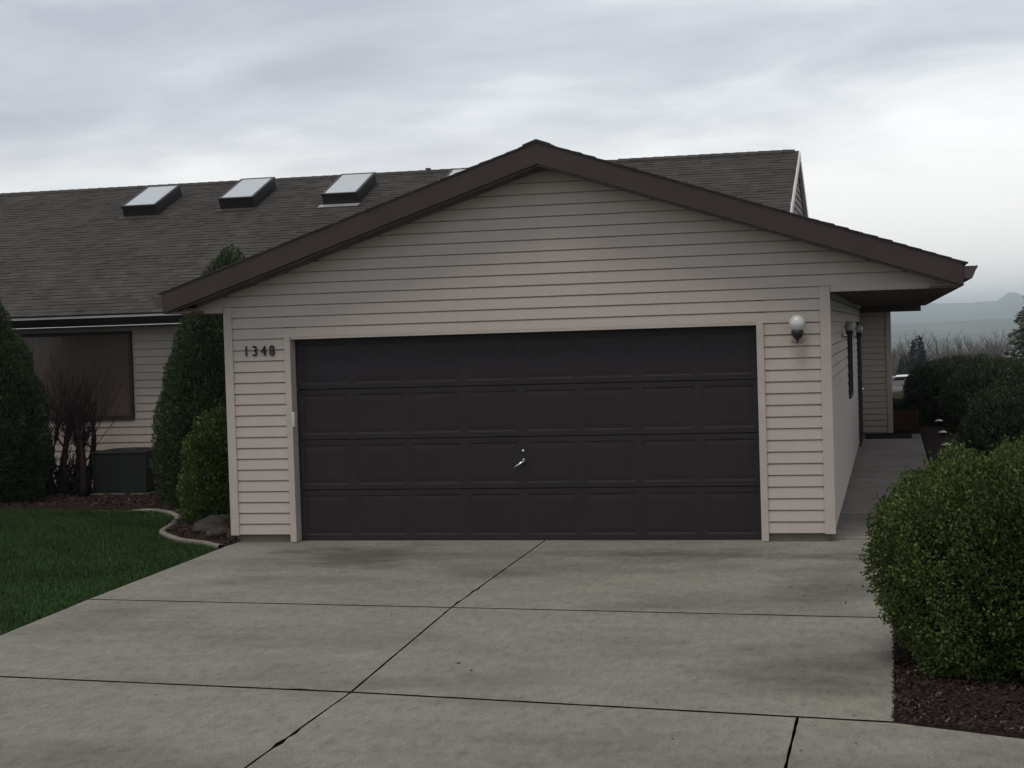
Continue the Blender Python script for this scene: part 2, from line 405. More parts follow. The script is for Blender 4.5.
def sheet(poly, name, mat, z0, amp, step=.12, kind='structure', falloff=.25):
    """bumpy sheet filling an xy polygon"""
    def inside(x, y):
        c = False
        for i in range(len(poly)):
            (x1, y1), (x2, y2) = poly[i-1], poly[i]
            if (y1 > y) != (y2 > y) and x < (x2-x1)*(y-y1)/(y2-y1)+x1: c = not c
        return c
    bm = bmesh.new(); vs = [bm.verts.new((x, y, 0)) for x, y in poly]; f = bm.faces.new(vs)
    xs = [p[0] for p in poly]; ysl = [p[1] for p in poly]
    for ax, lo, hi in (((1, 0, 0), min(xs), max(xs)), ((0, 1, 0), min(ysl), max(ysl))):
        q = lo+step
        while q < hi:
            bmesh.ops.bisect_plane(bm, geom=bm.verts[:]+bm.edges[:]+bm.faces[:], plane_co=Vector(ax)*q, plane_no=ax); q += step
    edge = [(Vector(poly[i-1]), Vector(poly[i])) for i in range(len(poly))]
    def dist(p):
        m_ = 9
        for a, b in edge:
            ab = b-a; tt = max(0, min(1, (p-a).dot(ab)/max(1e-9, ab.length_squared))); m_ = min(m_, (p-a-ab*tt).length)
        return m_
    for v in bm.verts:
        k = min(1, dist(Vector((v.co.x, v.co.y)))/falloff)
        v.co.z = z0+k*amp*(.6+.9*mnoise.noise(v.co*2.2)+.5*mnoise.noise(v.co*7))
    me = bpy.data.meshes.new(name); bm.to_mesh(me); bm.free(); me.materials.append(mat)
    o = bpy.data.objects.new(name, me); put(o); tag(o, kind=kind); return o, inside
edge_pts = [(-3.17, -.32), (-3.51, .02), (-3.91, .28), (-4.41, .91), (-4.57, 1.38), (-4.72, 1.9), (-4.95, 2.5), (-5.28, 2.98), (-5.73, 3.34), (-6.53, 3.51), (-8.04, 3.58), (-13, 3.6)]
lawn_poly = [(-3.15, -.5), (-2.97, -3.70), (-2.83, -5.4), (-2.79, -6.66), (-2.93, -9), (-3.83, -12.98), (-13, -12.98)]+edge_pts[::-1][0:]
lawn, in_lawn = sheet(lawn_poly, 'lawn_ground', M['soil'], -.045, .012, .5)
bedL_poly = [(-3.1, -.32)]+[(-3.1, 6.3), (-13, 6.3)]+edge_pts[::-1]
bedL, in_bedL = sheet(bedL_poly, 'mulch_bed', M['mulch'], -.02, .07, .15)
bedR_poly = [(3.702, -7.43), (4.9, -7.935), (9, -9.7), (9, 20), (3.2, 20), (3.2, 15.8), (4.25, 15.8), (4.26, 2.3), (4.12, 0), (3.92, -1.2), (3.76, -2.8), (3.702, -4.25)]
bedR, in_bedR = sheet(bedR_poly, 'mulch_bed', M['mulch'], -.03, .06, .2)

def scatter_poly(inside, x0, x1, y0, y1, n):
    P = []
    while len(P) < n:
        q = RNG.uniform((x0, y0), (x1, y1), (n, 2)); P += [p for p in q if inside(*p)]
    return np.array(P[:n])
# grass blades
def blades(P, name, mat, h=(.02, .045), wd=.006, z=-.045):
    n = len(P); a = RNG.uniform(0, 2*math.pi, n); hh = RNG.uniform(*h, n); lean = RNG.normal(0, .35, (n, 2))*hh[:, None]
    dx, dy = np.cos(a)*wd*RNG.uniform(.6, 1.4, n), np.sin(a)*wd*RNG.uniform(.6, 1.4, n)
    base = np.column_stack([P, np.full(n, z)]) if P.shape[1] == 2 else P
    V = np.empty((n, 3, 3)); V[:, 0] = base-np.column_stack([dx, dy, 0*dx]); V[:, 1] = base+np.column_stack([dx, dy, 0*dx])
    V[:, 2] = base+np.column_stack([lean, hh])
    return np_mesh(name, V.reshape(-1, 3), np.arange(3*n).reshape(-1, 3), mat)
P1 = scatter_poly(in_lawn, -8.6, -2.7, -7, 3.6, 260000)
gr = blades(P1, 'lawn_grass', M['grass'], (.022, .050), .0055); tag(gr, kind='stuff', cat='grass', label='short dark green lawn grass left of the driveway')
# mulch chips
def chips(P, z, name, mat, s=(.012, .035)):
    n = len(P); a = RNG.uniform(0, 6.283, n); L = RNG.uniform(*s, n); W = L*RNG.uniform(.25, .6, n)
    u = np.column_stack([np.cos(a), np.sin(a), RNG.normal(0, .35, n)]); v = np.column_stack([-np.sin(a), np.cos(a), RNG.normal(0, .5, n)])
    c = np.column_stack([P, z+RNG.uniform(0, .02, n)])
    V = np.stack([c-u*L[:, None], c+v*W[:, None], c+u*L[:, None], c-v*W[:, None]], 1).reshape(-1, 3)
    return np_mesh(name, V, np.arange(4*n).reshape(-1, 4), mat)
P2 = scatter_poly(in_bedR, 3.6, 6, -8.4, -3.2, 36000)
zb = np.array([-.03+.06*.6+.02*mnoise.noise(Vector((p[0]*2.2, p[1]*2.2, 0))) for p in P2])
c1 = chips(P2, zb, 'bark_mulch', M['chip'], (.006, .02)); tag(c1, 'reddish brown bark chips under the round green bush', 'mulch', kind='stuff')
P3 = scatter_poly(in_bedL, -9, -3.1, -.3, 6, 16000)
zb = np.array([-.02+.07*.6+.05*mnoise.noise(Vector((p[0]*2.2, p[1]*2.2, 0))) for p in P3])
c2 = chips(P3, zb, 'bark_mulch', M['chip'], (.01, .028)); tag(c2, 'dark bark chips in the bed behind the lawn', 'mulch', kind='stuff')
# concrete lawn edging
def curb():
    pts = edge_pts; mb = MB()
    P = []
    for i in range(len(pts)-1):
        a, b = Vector(pts[max(0, i-1)]), Vector(pts[i]); c_, d_ = Vector(pts[i+1]), Vector(pts[min(len(pts)-1, i+2)])
        for k in range(6):
            t_ = k/6; P.append(.5*((2*b)+(-a+c_)*t_+(2*a-5*b+4*c_-d_)*t_*t_+(-a+3*b-3*c_+d_)*t_**3))
    P.append(Vector(pts[-1]))
    n = len(P); prof = [(-.038, -.08), (-.038, -.004), (-.025, .012), (.025, .016), (.038, .0), (.038, -.08)]
    base = 0
    for i, p in enumerate(P):
        dd = (P[min(i+1, n-1)]-P[max(i-1, 0)]).normalized(); nn_ = Vector((-dd.y, dd.x))
        for u, z in prof:
            q = p+nn_*u; mb.v.append((q.x, q.y, z-.045*min(1, max(0, (-5.6-q.x)/.6))+.006*mnoise.noise(Vector((q.x*3, q.y*3, z*9)))))
    k = len(prof)
    for i in range(n-1):
        for j in range(k):
            j2 = (j+1) % k; mb.f.append((i*k+j, i*k+j2, (i+1)*k+j2, (i+1)*k+j)); mb.m.append(0)
    o = mb.build('lawn_edging', M['curb'], bevel=.006); return tag(o, 'curved pale concrete edging between the lawn and the mulch bed', 'edging')
curb()

# ------------------------------------------------------------------ house
house = empty('house', (0, 0, 0), 'single storey beige house with brown garage door, gabled roof and skylights', 'house')
XL, XR, ZT = -3.16, 3.15, 2.455
AX, AZ, SL = .36, 4.03, 1/3          # apex of the garage gable (top of roof), slope
CS = .1155
def course_profile(z0, z1):
    out_ = []; z = z0
    while z < z1-1e-6:
        t_ = min(z+CS, z1); out_.append((z, t_)); z += CS
    return out_
def siding(mb, z0, z1, lo, hi, to3, grid=None, slot=.0125):
    """horizontal lap siding: lo(z), hi(z) span; to3(u, depth_outward, z)"""
    g0 = grid if grid is not None else z0
    k = math.floor((z0-g0)/CS)
    z = g0+k*CS
    while z < z1-.002:
        a = max(z, z0); b = min(z+CS-slot, z1)
        if b-a > .004:
            da = .016-.011*(a-z)/CS; db = .016-.011*(b-z)/CS
            l0, l1, h0, h1 = lo(a), lo(b), hi(a), hi(b)
            if h0-l0 > .01:
                if h1 < l1: h1 = l1 = (h1+l1)/2
                mb.face([to3(l0, da, a), to3(h0, da, a), to3(h1, db, b), to3(l1, db, b)])
                mb.face([to3(l0, -.014, a), to3(h0, -.014, a), to3(h0, da, a), to3(l0, da, a)])
                mb.face([to3(l1, db, b), to3(h1, db, b), to3(h1, -.014, b), to3(l1, -.014, b)])
                mb.face([to3(l0, -.014, a), to3(l0, da, a), to3(l1, db, b), to3(l1, -.014, b)])
                mb.face([to3(h0, da, a), to3(h0, -.014, a), to3(h1, -.014, b), to3(h1, db, b)])
        z += CS
front = lambda u, d_, z: (u, -d_, z)
G0 = .085
mb = MB()
C_ = lambda v: (lambda z: v)
siding(mb, G0, 2.175, C_(XL+.07), C_(-2.50), front, G0)
siding(mb, G0, 2.175, C_(2.505), C_(XR-.08), front, G0)
siding(mb, 2.175, G0+21*CS, C_(XL+.07), C_(XR-.08), front, G0)
UND = .235   # vertical thickness of the roof edge
gl = lambda z: max(-3.62, AX-(AZ-UND-z)/SL); gh = lambda z: min(4.34, AX+(AZ-UND-z)/SL)
siding(mb, G0+21*CS, AZ-UND-.01, gl, gh, front, G0)
# wall backing
mb.box(XL+.03, -2.46, .014, .08, .08, 2.46); mb.box(2.46, XR-.03, .014, .08, .08, 2.46); mb.box(-2.5, 2.5, .014, .08, 2.17, 2.46)
mb.face([(gl(2.46), .014, 2.46), (gh(2.46), .014, 2.46), (AX, .014, AZ-UND)])
mb.build('wall', M['siding'], house, fix=True)
# side wall (east), going back along the walkway
WEND = 15.55
east = lambda u, d_, z: (XR+d_-.016, u, z)
mb = MB(); openings = [(6.5, 7.7, 1.15, 2.0), (12.4, 13.45, .05, 2.1)]
spans = [(.05, 6.43), (7.77, 12.33), (13.52, WEND)]
for a, b in spans: siding(mb, G0, 2.475, C_(a), C_(b), east, G0, .015)
siding(mb, G0, 1.1, C_(6.43), C_(7.77), east, G0); siding(mb, 2.06, 2.475, C_(6.43), C_(7.77), east, G0); siding(mb, 2.17, 2.475, C_(12.33), C_(13.52), east, G0)
mb.box(XR-.1, XR-.031, .1, WEND, .08, 2.49); mb.box(XR-.09, XR+.004, .1, WEND, 2.455, 2.485)
mb.build('wall', M['siding'], house)
# west side wall of the garage
west = lambda u, d_, z: (XL-d_+.016, u, z)
mb = MB(); siding(mb, G0, 2.475, C_(.05), C_(6.15), west, G0); mb.box(XL+.031, XL+.1, .1, 6.2, .08, 2.44); mb.build('wall', M['siding'], house)
# entry wall at the end of the walkway
EX = 3.70
mb = MB(); siding(mb, .06, 2.44, C_(XR+.01), C_(EX-.08), lambda u, d_, z: (u, WEND-d_, z), .06, .018)
siding(mb, .06, 2.44, C_(WEND+.03), C_(18.2), lambda u, d_, z: (EX+d_-.016, u, z), .06)
mb.box(XR-.05, EX-.031, WEND+.015, 18.2, .03, 2.44); mb.build('wall', M['siding'], house)
# main house wall
MY = 6.2
mb = MB()
mz = lambda u, d_, z: (u, MY-d_, z)
WX0, WX1, WZ0, WZ1 = -9.3, -7.3, 1.07, 2.36
siding(mb, .12, WZ0-.03, C_(-15), C_(XL-.02), mz, .12); siding(mb, WZ0-.03, 2.44, C_(-15), C_(WX0-.03), mz, .12); siding(mb, WZ0-.03, 2.44, C_(WX1+.03), C_(XL-.02), mz, .12)
siding(mb, WZ1+.03, 2.44, C_(WX0-.03), C_(WX1+.03), mz, .12)
mb.box(-15, XL, MY+.015, MY+.1, -.1, 2.44)
# rest of the shell so the roof is carried
mb.box(-15.1, -15, MY, 17.4, -.1, 2.44); mb.box(-15.1, 3.1, 17.4, 17.5, -.1, 2.44)
mb.build('wall', M['siding'], house)
# foundation
mb = MB(); mb.box(XL+.03, -2.51, .012, .2, -.1, .10); mb.box(2.515, XR-.03, .012, .2, -.1, .10); mb.box(XR-.2, XR-.03, .2, WEND, -.1, .1); mb.box(XL+.03, XL+.2, .2, 6.2, -.1, .1)
mb.build('foundation', M['foundation'], house)
# corner boards
def corner(name, boxes):
    mb = MB()
    for b in boxes: mb.box(*b)
    mb.build(name, M['trim'], house, bevel=.004)
corner('corner_board', [(XL-.022, XL+.072, -.030, .06, .075, 2.506)])
corner('corner_board', [(XR-.092, XR+.012, -.030, .07, .075, 2.506)])
corner('corner_board', [(EX-.085, EX+.014, WEND-.03, WEND+.06, .04, 2.44)])
# garage door trim
mb = MB(); mb.box(-2.508, -2.44, -.032, .16, .004, 2.175); mb.box(2.44, 2.512, -.032, .16, .004, 2.175); mb.box(-2.44, 2.44, -.0165, .16, 2.146, 2.172)
mb.build('door_trim', M['trim'], house, bevel=.004)
for q in ((-3.66, XL-.03), (XR+.015, 4.38)):
    mb = MB(); mb.box(q[0], q[1], -.022, -.001, 2.449, G0+21*CS+.003); mb.build('starter_strip', M['siding'], house, bevel=.003)

# garage door
def garage_door():
    mb = MB(); Y = .12; rows, cols = 4, 8; H = 2.137/rows; W = 4.88/cols
    def ring(r0, y0, r1, y1):
        (a0, b0, c0, d0), (a1, b1, c1, d1) = r0, r1
        p = [(a0, y0, c0), (b0, y0, c0), (b0, y0, d0), (a0, y0, d0)]; q = [(a1, y1, c1), (b1, y1, c1), (b1, y1, d1), (a1, y1, d1)]
        for i in range(4): j = (i+1) % 4; mb.face([p[i], p[j], q[j], q[i]])
    for r in range(rows):
        z0 = .006+r*H+.005; z1 = .006+(r+1)*H-.005
        for c in range(cols):
            x0 = -2.44+c*W; x1 = x0+W
            px = .042; A0 = (x0, x1, z0, z1); A1 = (x0+px, x1-px, z0+.05, z1-.05)
            def inset(a, d_): return (a[0]+d_, a[1]-d_, a[2]+d_, a[3]-d_)
            A2 = inset(A1, .016); A3 = inset(A2, .006); A4 = inset(A3, .04)
            ring(A0, Y, A1, Y); ring(A1, Y, A2, Y+.0055); ring(A2, Y+.0055, A3, Y+.0055); ring(A3, Y+.0055, A4, Y+.002)
            mb.face([(A4[0], Y+.0015, A4[2]), (A4[1], Y+.0015, A4[2]), (A4[1], Y+.0015, A4[3]), (A4[0], Y+.0015, A4[3])])
        # section edges
        mb.face([(-2.44, Y, z1), (2.44, Y, z1), (2.44, Y+.03, z1+.004), (-2.44, Y+.03, z1+.004)])
        mb.face([(-2.44, Y+.03, z0-.004), (2.44, Y+.03, z0-.004), (2.44, Y, z0), (-2.44, Y, z0)])
    mb.box(-2.44, 2.44, Y+.035, Y+.06, 0.002, 2.16)
    mb.box(-2.44, 2.44, Y+.004, Y+.034, .001, .014)
    d_ = mb.build('garage_door', M['door'], house, fix=False)
    k = MB(); k.lathe([(0, 0), (.014, 0), (.014, .012), (.008, .016), (0, .016)], seg=14)
    ko = k.build('lock', M['steel'], d_, smooth=True); ko.location = (.012, .12, .928); ko.rotation_euler = (R(90), 0, 0)
    hb = MB(); hb.lathe([(0, -.002), (.026, 0), (.026, .008), (.013, .014), (.011, .04), (0, .042)], seg=16)
    hb.tube([(0, 0, .036), (-.05, -.035, .04), (-.105, -.065, .036)], [.012, .011, .008], 8); hb.tube([(0, 0, .036), (.012, .03, .04)], [.01, .006], 8)
    ho_ = hb.build('handle', M['steel'], d_, smooth=True); ho_.location = (.014, .12, .82); ho_.rotation_euler = (R(90), 0, 0)
garage_door()
# key switch box on the left jamb
mb = MB(); mb.box(-2.442, -2.412, -.045, .03, 1.225, 1.38); mb.box(-2.437, -2.417, -.052, -.045, 1.245, 1.31)
tag(mb.build('keypad', M['white'], house, bevel=.004), 'pale narrow keypad box on the left door trim')

# house number 1348
M['shingle_flash'] = painted('dark_flashing', (.05, .04, .037), .15, .6, .3)
M['digit'] = painted('number_metal', (.012, .010, .010), .1, .5, .3)
for ch, x_ in zip('1348', (-2.935, -2.838, -2.738, -2.645)):
    cu = bpy.data.curves.new('digit', 'FONT'); cu.body = ch; cu.size = .155; cu.extrude = .006; cu.bevel_depth = .0008; cu.align_x = 'CENTER'; cu.space_character = 1
    to = bpy.data.objects.new('tmp', cu); COL.objects.link(to); bpy.context.view_layer.update()
    me = bpy.data.meshes.new_from_object(to.evaluated_get(bpy.context.evaluated_depsgraph_get())); bpy.data.objects.remove(to)
    me.materials.clear(); me.materials.append(M['digit'])
    o = bpy.data.objects.new('house_number_digit', me); put(o, house); o.location = (x_, -.026, 1.985); o.rotation_euler = (R(90), 0, 0); o.scale = (.82, 1, 1)
    tag(o, 'dark metal house number digit %s' % ch)

# roof of the garage wing: slab + shingle courses
def shingle_roof(name, origin, U, Dn, width, length, parent, seed, thick=.012):
    """origin: eave corner; U along the eave; Dn unit vector up the slope; courses of tabs"""
    rnd = random.Random(seed); mb = MB()
    U = Vector(U).normalized(); D_ = Vector(Dn).normalized(); Nn = U.cross(D_).normalized()
    if Nn.z < 0: Nn = -Nn
    O = Vector(origin)
    def slab(u0, u1, s0, s1, t0, t1a, t1b):
        P = [O+U*u0+D_*s0+Nn*t0, O+U*u1+D_*s0+Nn*t0, O+U*u1+D_*s1+Nn*t0, O+U*u0+D_*s1+Nn*t0,
             O+U*u0+D_*s0+Nn*t1a, O+U*u1+D_*s0+Nn*t1a, O+U*u1+D_*s1+Nn*t1b, O+U*u0+D_*s1+Nn*t1b]
        mb.hexa(P)
    slab(0, width, 0, length, -thick, -.0005, -.0005)
    ex = .142; n = int(math.ceil(length/ex))
    for i in range(n):
        s0 = i*ex-(.015 if i == 0 else 0); s1 = min(s0+ex+.05, length)
        wav = rnd.uniform(-.002, .002)
        u = -.006-rnd.uniform(0, .3)
        while u < width+.012:
            wt = rnd.uniform(.09, .24); a = max(u, -.004-rnd.uniform(0, .006)); b = min(u+wt, width+.004+rnd.uniform(0, .006))
            if b > a+.01:
                hi_ = rnd.choice((.004, .004, .009)); slab(a, b, s0+wav+(0 if hi_ > .006 else .002), s1, .0, hi_+.005, .002)
            u += wt
    return mb.build(name, M['shingle'], parent, fix=False)
cs = math.cos(math.atan(SL)); RB, RF = 18.6, -.412
rz_top = lambda x: AZ-SL*abs(x-AX)
xe, xw = 4.41, -3.70
dE = Vector((-1, 0, SL)); dW = Vector((1, 0, SL))
roofg = shingle_roof('roof', (xe+.03, RF, rz_top(xe+.03)), (0, 1, 0), dE, RB-RF, (xe+.03-AX)/cs, house, 3)
roofw = shingle_roof('roof', (xw-.03, 9.5, rz_top(xw-.03)), (0, -1, 0), dW, 9.5-RF, (AX-xw+.03)/cs, house, 4)
# ridge caps of the wing
mb = MB(); y = RF-.01
while y < 9.0:
    for sg in (-1, 1):
        mb.hexa([(AX, y, AZ+.008), (AX+sg*.14, y, AZ+.008-.14*SL), (AX+sg*.14, y+.2, AZ+.004-.14*SL), (AX, y+.2, AZ+.004),
                 (AX, y, AZ+.024), (AX+sg*.14, y, AZ+.022-.14*SL), (AX+sg*.14, y+.2, AZ+.014-.14*SL), (AX, y+.2, AZ+.016)])
    y += .19
mb.build('ridge_cap', M['shingle'], house)
# rake boards
def rake(y0, y1, top_off, bot_off, mat, name, x0=xw, x1=xe, bev=.004):
    mb = MB()
    for (xa, xb) in ((x0, AX), (AX, x1)):
        za, zb_ = rz_top(xa), rz_top(xb)
        mb.hexa([(xa, y0, za-bot_off), (xb, y0, zb_-bot_off), (xb, y1, zb_-bot_off), (xa, y1, za-bot_off),
                 (xa, y0, za-top_off), (xb, y0, zb_-top_off), (xb, y1, zb_-top_off), (xa, y1, za-top_off)])
    return mb.build(name, mat, house)
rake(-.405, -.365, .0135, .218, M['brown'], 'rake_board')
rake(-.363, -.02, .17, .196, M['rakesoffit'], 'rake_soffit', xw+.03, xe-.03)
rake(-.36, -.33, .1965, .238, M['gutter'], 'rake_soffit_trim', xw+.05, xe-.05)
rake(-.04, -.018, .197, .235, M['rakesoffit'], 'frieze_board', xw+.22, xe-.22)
# eave fascia, boxed soffit, gutters
def eave(side):
    sx = xe if side > 0 else xw; wall = XR if side > 0 else XL; yend = RB if side > 0 else 5.66
    zt = rz_top(sx)
    mb = MB(); a, b = sorted((sx-side*.001, sx-side*.032)); mb.box(a, b, -.364, yend, zt-.222, zt-.015); mb.build('fascia', M['brown'], house)
    mb = MB(); a, b = sorted((wall-side*.0, sx-side*.033)); 
    mb.box(a, b, .0, yend, 2.476, 2.50)
    k = 0; u = a
    while u < b-.02:     # v-groove panels
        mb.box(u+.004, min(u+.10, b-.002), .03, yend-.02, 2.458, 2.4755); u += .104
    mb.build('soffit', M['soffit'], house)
    # end return under the rake
    mb = MB(); 
    mb.hexa([(sx-side*.035, -.362, zt-.222), (sx-side*.30, -.362, zt-.222), (sx-side*.30, -.03, zt-.222), (sx-side*.035, -.03, zt-.222),
             (sx-side*.035, -.362, zt-.20), (sx-side*.30, -.362, zt-.20), (sx-side*.30, -.03, zt-.20), (sx-side*.035, -.03, zt-.20)])
    mb.build('eave_return', M['soffit'], house)
    g0 = sx+side*.004
    prof = [(g0, zt-.04), (g0, zt-.155), (g0+side*.075, zt-.155), (g0+side*.09, zt-.12), (g0+side*.105, zt-.085), (g0+side*.125, zt-.055), (g0+side*.125, zt-.035),
            (g0+side*.118, zt-.035), (g0+side*.118, zt-.052), (g0+side*.085, zt-.115), (g0+side*.07, zt-.149), (g0+side*.006, zt-.149), (g0+side*.006, zt-.04)]
    mb = MB(); mb.sweep(prof, -.385, yend, 'xz')
    mb.sweep([(g0, zt-.04), (g0, zt-.155), (g0+side*.075, zt-.155), (g0+side*.09, zt-.12), (g0+side*.105, zt-.085), (g0+side*.125, zt-.055), (g0+side*.125, zt-.04)], -.389, -.386, 'xz')
    mb.build('gutter', M['gutter'], house)
eave(1); eave(-1)
# header beam above the entry
mb = MB(); mb.box(XR+.005, 4.27, WEND-.10, WEND-.035, 2.33, 2.455); mb.build('entry_beam', M['soffit'], house, bevel=.004)

# main roof
EY, EZ, MS = 5.68, 2.62, .40
RY = 11.8; RZ = EZ+MS*(RY-EY); GX = 2.27; LX = -16.0; mc_ = math.cos(math.atan(MS))
shingle_roof('roof', (LX, EY-.03, EZ-.03*MS), (1, 0, 0), (0, 1, MS), GX-LX, (RY-EY+.03)/mc_, house, 11)
shingle_roof('roof', (GX, 2*RY-EY, EZ), (-1, 0, 0), (0, -1, MS), GX-LX, (RY-EY)/mc_, house, 12)
mb = MB(); x_ = LX
while x_ < GX-.1:
    for sg in (-1, 1):
        lift = .01 if x_ > -1 else 0
        mb.hexa([(x_, RY, RZ+.006), (x_+.21, RY, RZ+.006), (x_+.21, RY+sg*.14, RZ+.006-.14*MS), (x_, RY+sg*.14, RZ+.006-.14*MS),
                 (x_, RY, RZ+.026+lift), (x_+.21, RY, RZ+.018+lift), (x_+.21, RY+sg*.14, RZ+.018-.14*MS+lift), (x_, RY+sg*.14, RZ+.026-.14*MS+lift)])
    x_ += .2
mb.build('ridge_cap', M['shingle'], house)
# main eave: fascia, gutter, soffit
mb = MB(); mb.box(LX, XL-.55, EY, EY+.03, EZ-.177, EZ-.015); mb.build('fascia', M['black'], house)  # near-black instead of brown: eave shade put into the colour
mb = MB(); z_ = EZ
mb.sweep([(EY-.003, z_-.03), (EY-.003, z_-.14), (EY-.075, z_-.14), (EY-.10, z_-.08), (EY-.118, z_-.05), (EY-.118, z_-.036), (EY-.111, z_-.036), (EY-.07, z_-.133), (EY-.009, z_-.133), (EY-.009, z_-.03)], LX, -3.86, 'yz')
mb.build('gutter', M['black'], house)
mb = MB(); mb.box(LX, -3.86, EY-.122, EY-.1185, z_-.066, z_-.036); tag(mb.build('gutter_flashing', M['gutter_edge'], house), 'pale metal lip of the dark gutter on the main roof')
mb = MB(); mb.box(LX, XL-.03, EY+.031, MY-.02, 2.446, 2.47); mb.build('soffit', M['soffit'], house)
# gable wall of the main roof with white rake trim
gw = GX-.05
mb = MB()
siding(mb, 2.9, RZ-.10, lambda z: RY-(RZ-.09-z)/MS, lambda z: RY+(RZ-.09-z)/MS, lambda u, d_, z: (gw+d_, u, z), 2.9)
mb.face([(gw-.02, RY-(RZ-.09-2.8)/MS, 2.8), (gw-.02, RY+(RZ-.09-2.8)/MS, 2.8), (gw-.02, RY, RZ-.09)])
mb.build('gable_wall', M['rakesoffit'], house)
for sg in (-1, 1):
    mb = MB(); ya, yb = RY+sg*6.1, RY
    mb.hexa([(GX-.03, ya, RZ-6.1*MS-.17), (GX+.03, ya, RZ-6.1*MS-.17), (GX+.03, yb, RZ-.17), (GX-.03, yb, RZ-.17),
             (GX-.03, ya, RZ-6.1*MS-.013), (GX+.03, ya, RZ-6.1*MS-.013), (GX+.03, yb, RZ-.013), (GX-.03, yb, RZ-.013)])
    mb.build('rake_trim', M['whitetrim'], house)
    mb = MB()
    mb.hexa([(gw, ya, RZ-6.1*MS-.10), (GX-.031, ya, RZ-6.1*MS-.10), (GX-.031, yb, RZ-.10), (gw, yb, RZ-.10),
             (gw, ya, RZ-6.1*MS-.08), (GX-.031, ya, RZ-6.1*MS-.08), (GX-.031, yb, RZ-.08), (gw, yb, RZ-.08)])
    mb.build('rake_soffit', M['soffit'], house)

# skylights
mnv = Vector((0, -MS, 1)).normalized(); mup = Vector((0, 1, MS)).normalized(); mxv = Vector((1, 0, 0))
def obox(mb, c, x0, x1, s0, s1, n0, n1):
    P = [c+mxv*a+mup*b+mnv*n0 for a, b in ((x0, s0), (x1, s0), (x1, s1), (x0, s1))]+[c+mxv*a+mup*b+mnv*n1 for a, b in ((x0, s0), (x1, s0), (x1, s1), (x0, s1))]
    mb.hexa(P)
names = ['leftmost skylight on the main roof', 'second skylight from the left on the main roof', 'third skylight from the left on the main roof', 'skylight half hidden behind the garage roof edge']
def skylight(i, x, y, L=1.15, W=.62):
    c = Vector((x, y, EZ+MS*(y-EY)))
    mb = MB(); t_ = .17
    for b in ((-W/2, W/2, 0, .05), (-W/2, W/2, L-.05, L)): obox(mb, c, b[0], b[1], b[2], b[3], -.02, t_)
    obox(mb, c, -W/2, -W/2+.05, .05, L-.05, -.02, t_); obox(mb, c, W/2-.05, W/2, .05, L-.05, -.02, t_)
    o = mb.build('skylight', M['black'], house); tag(o, names[i])
    f = MB(); e_ = .012
    for b in ((-W/2-e_, W/2+e_, -e_, .035), (-W/2-e_, W/2+e_, L-.035, L+e_)): obox(f, c, b[0], b[1], b[2], b[3], t_+.001, t_+.04)
    obox(f, c, -W/2-e_, -W/2+.035, .035, L-.035, t_+.001, t_+.04); obox(f, c, W/2-.035, W/2+e_, .035, L-.035, t_+.001, t_+.04)
    f.build('frame', M['black'], o, bevel=.004)
    p = MB(); obox(p, c, -W/2+.03, W/2-.03, .03, L-.03, t_+.012, t_+.034); p.build('pane', M['skylight'], o)
    s_ = MB(); obox(s_, c, -W/2-.06, W/2+.03, -.14, 0, .014, .019); s_.build('flashing', M['gutter_edge'] if i == 2 else M['shingle_flash'], o)
SKY = [(-8.93, 10.05), (-7.19, 10.2), (-5.30, 10.15), (-3.28, 10.1)]
for i, (a, b) in enumerate(SKY): skylight(i, a, b)
mb = MB(); mb.tube([(-4.3, 12.1, 4.85), (-4.3, 12.1, 5.15)], .05, 12); mb.build('vent_pipe', M['black'], house)

# wall lamps
def wall_lamp(loc, rz, lab):
    r = bpy.data.objects.new('wall_lamp', None); put(r, house, loc); r.rotation_euler = (0, 0, rz); r['label'] = lab; r.scale = (.78,)*3 if rz else (1, 1, 1)
    mb = MB(); mb.lathe([(0, 0), (.062, 0), (.062, .008), (.05, .018), (0, .022)], seg=24); b = mb.build('backplate', M['trim'], r, smooth=False)
    b.location = (0, 0, -.1); b.rotation_euler = (R(90), 0, 0); b.scale = (1.15, .8, 1)
    mb = MB(); mb.tube([(0, -.01, -.11), (0, -.06, -.125), (0, -.10, -.105), (0, -.112, -.075)], [.012, .012, .012, .012], 10)
    mb.lathe([(0, -.15), (.006, -.148), (.012, -.135), (.006, -.125), (.02, -.11), (.042, -.09), (.055, -.065), (.06, -.045), (.058, -.025), (.045, -.02), (0, -.02)], (0, -.112, 0), 24)
    mb.build('arm', M['black'], r, smooth=True)
    mb = MB(); pr = []
    for i in range(17):
        a = math.pi*i/16; rad_ = math.sin(a); z = -math.cos(a)
        pr.append((.08*rad_ if i not in (0,) else .03, .083*z))
    mb.lathe(pr, (0, -.112, .045), 28); mb.build('globe', M['globe'], r, smooth=True)
wall_lamp((2.845, -.016, 2.105), 0, 'globe wall lamp beside the garage door')
wall_lamp((XR, 4.1, 2.065), R(90), 'nearer globe lamp on the walkway wall')
wall_lamp((XR, 9.6, 2.01), R(90), 'farther globe lamp on the walkway wall')

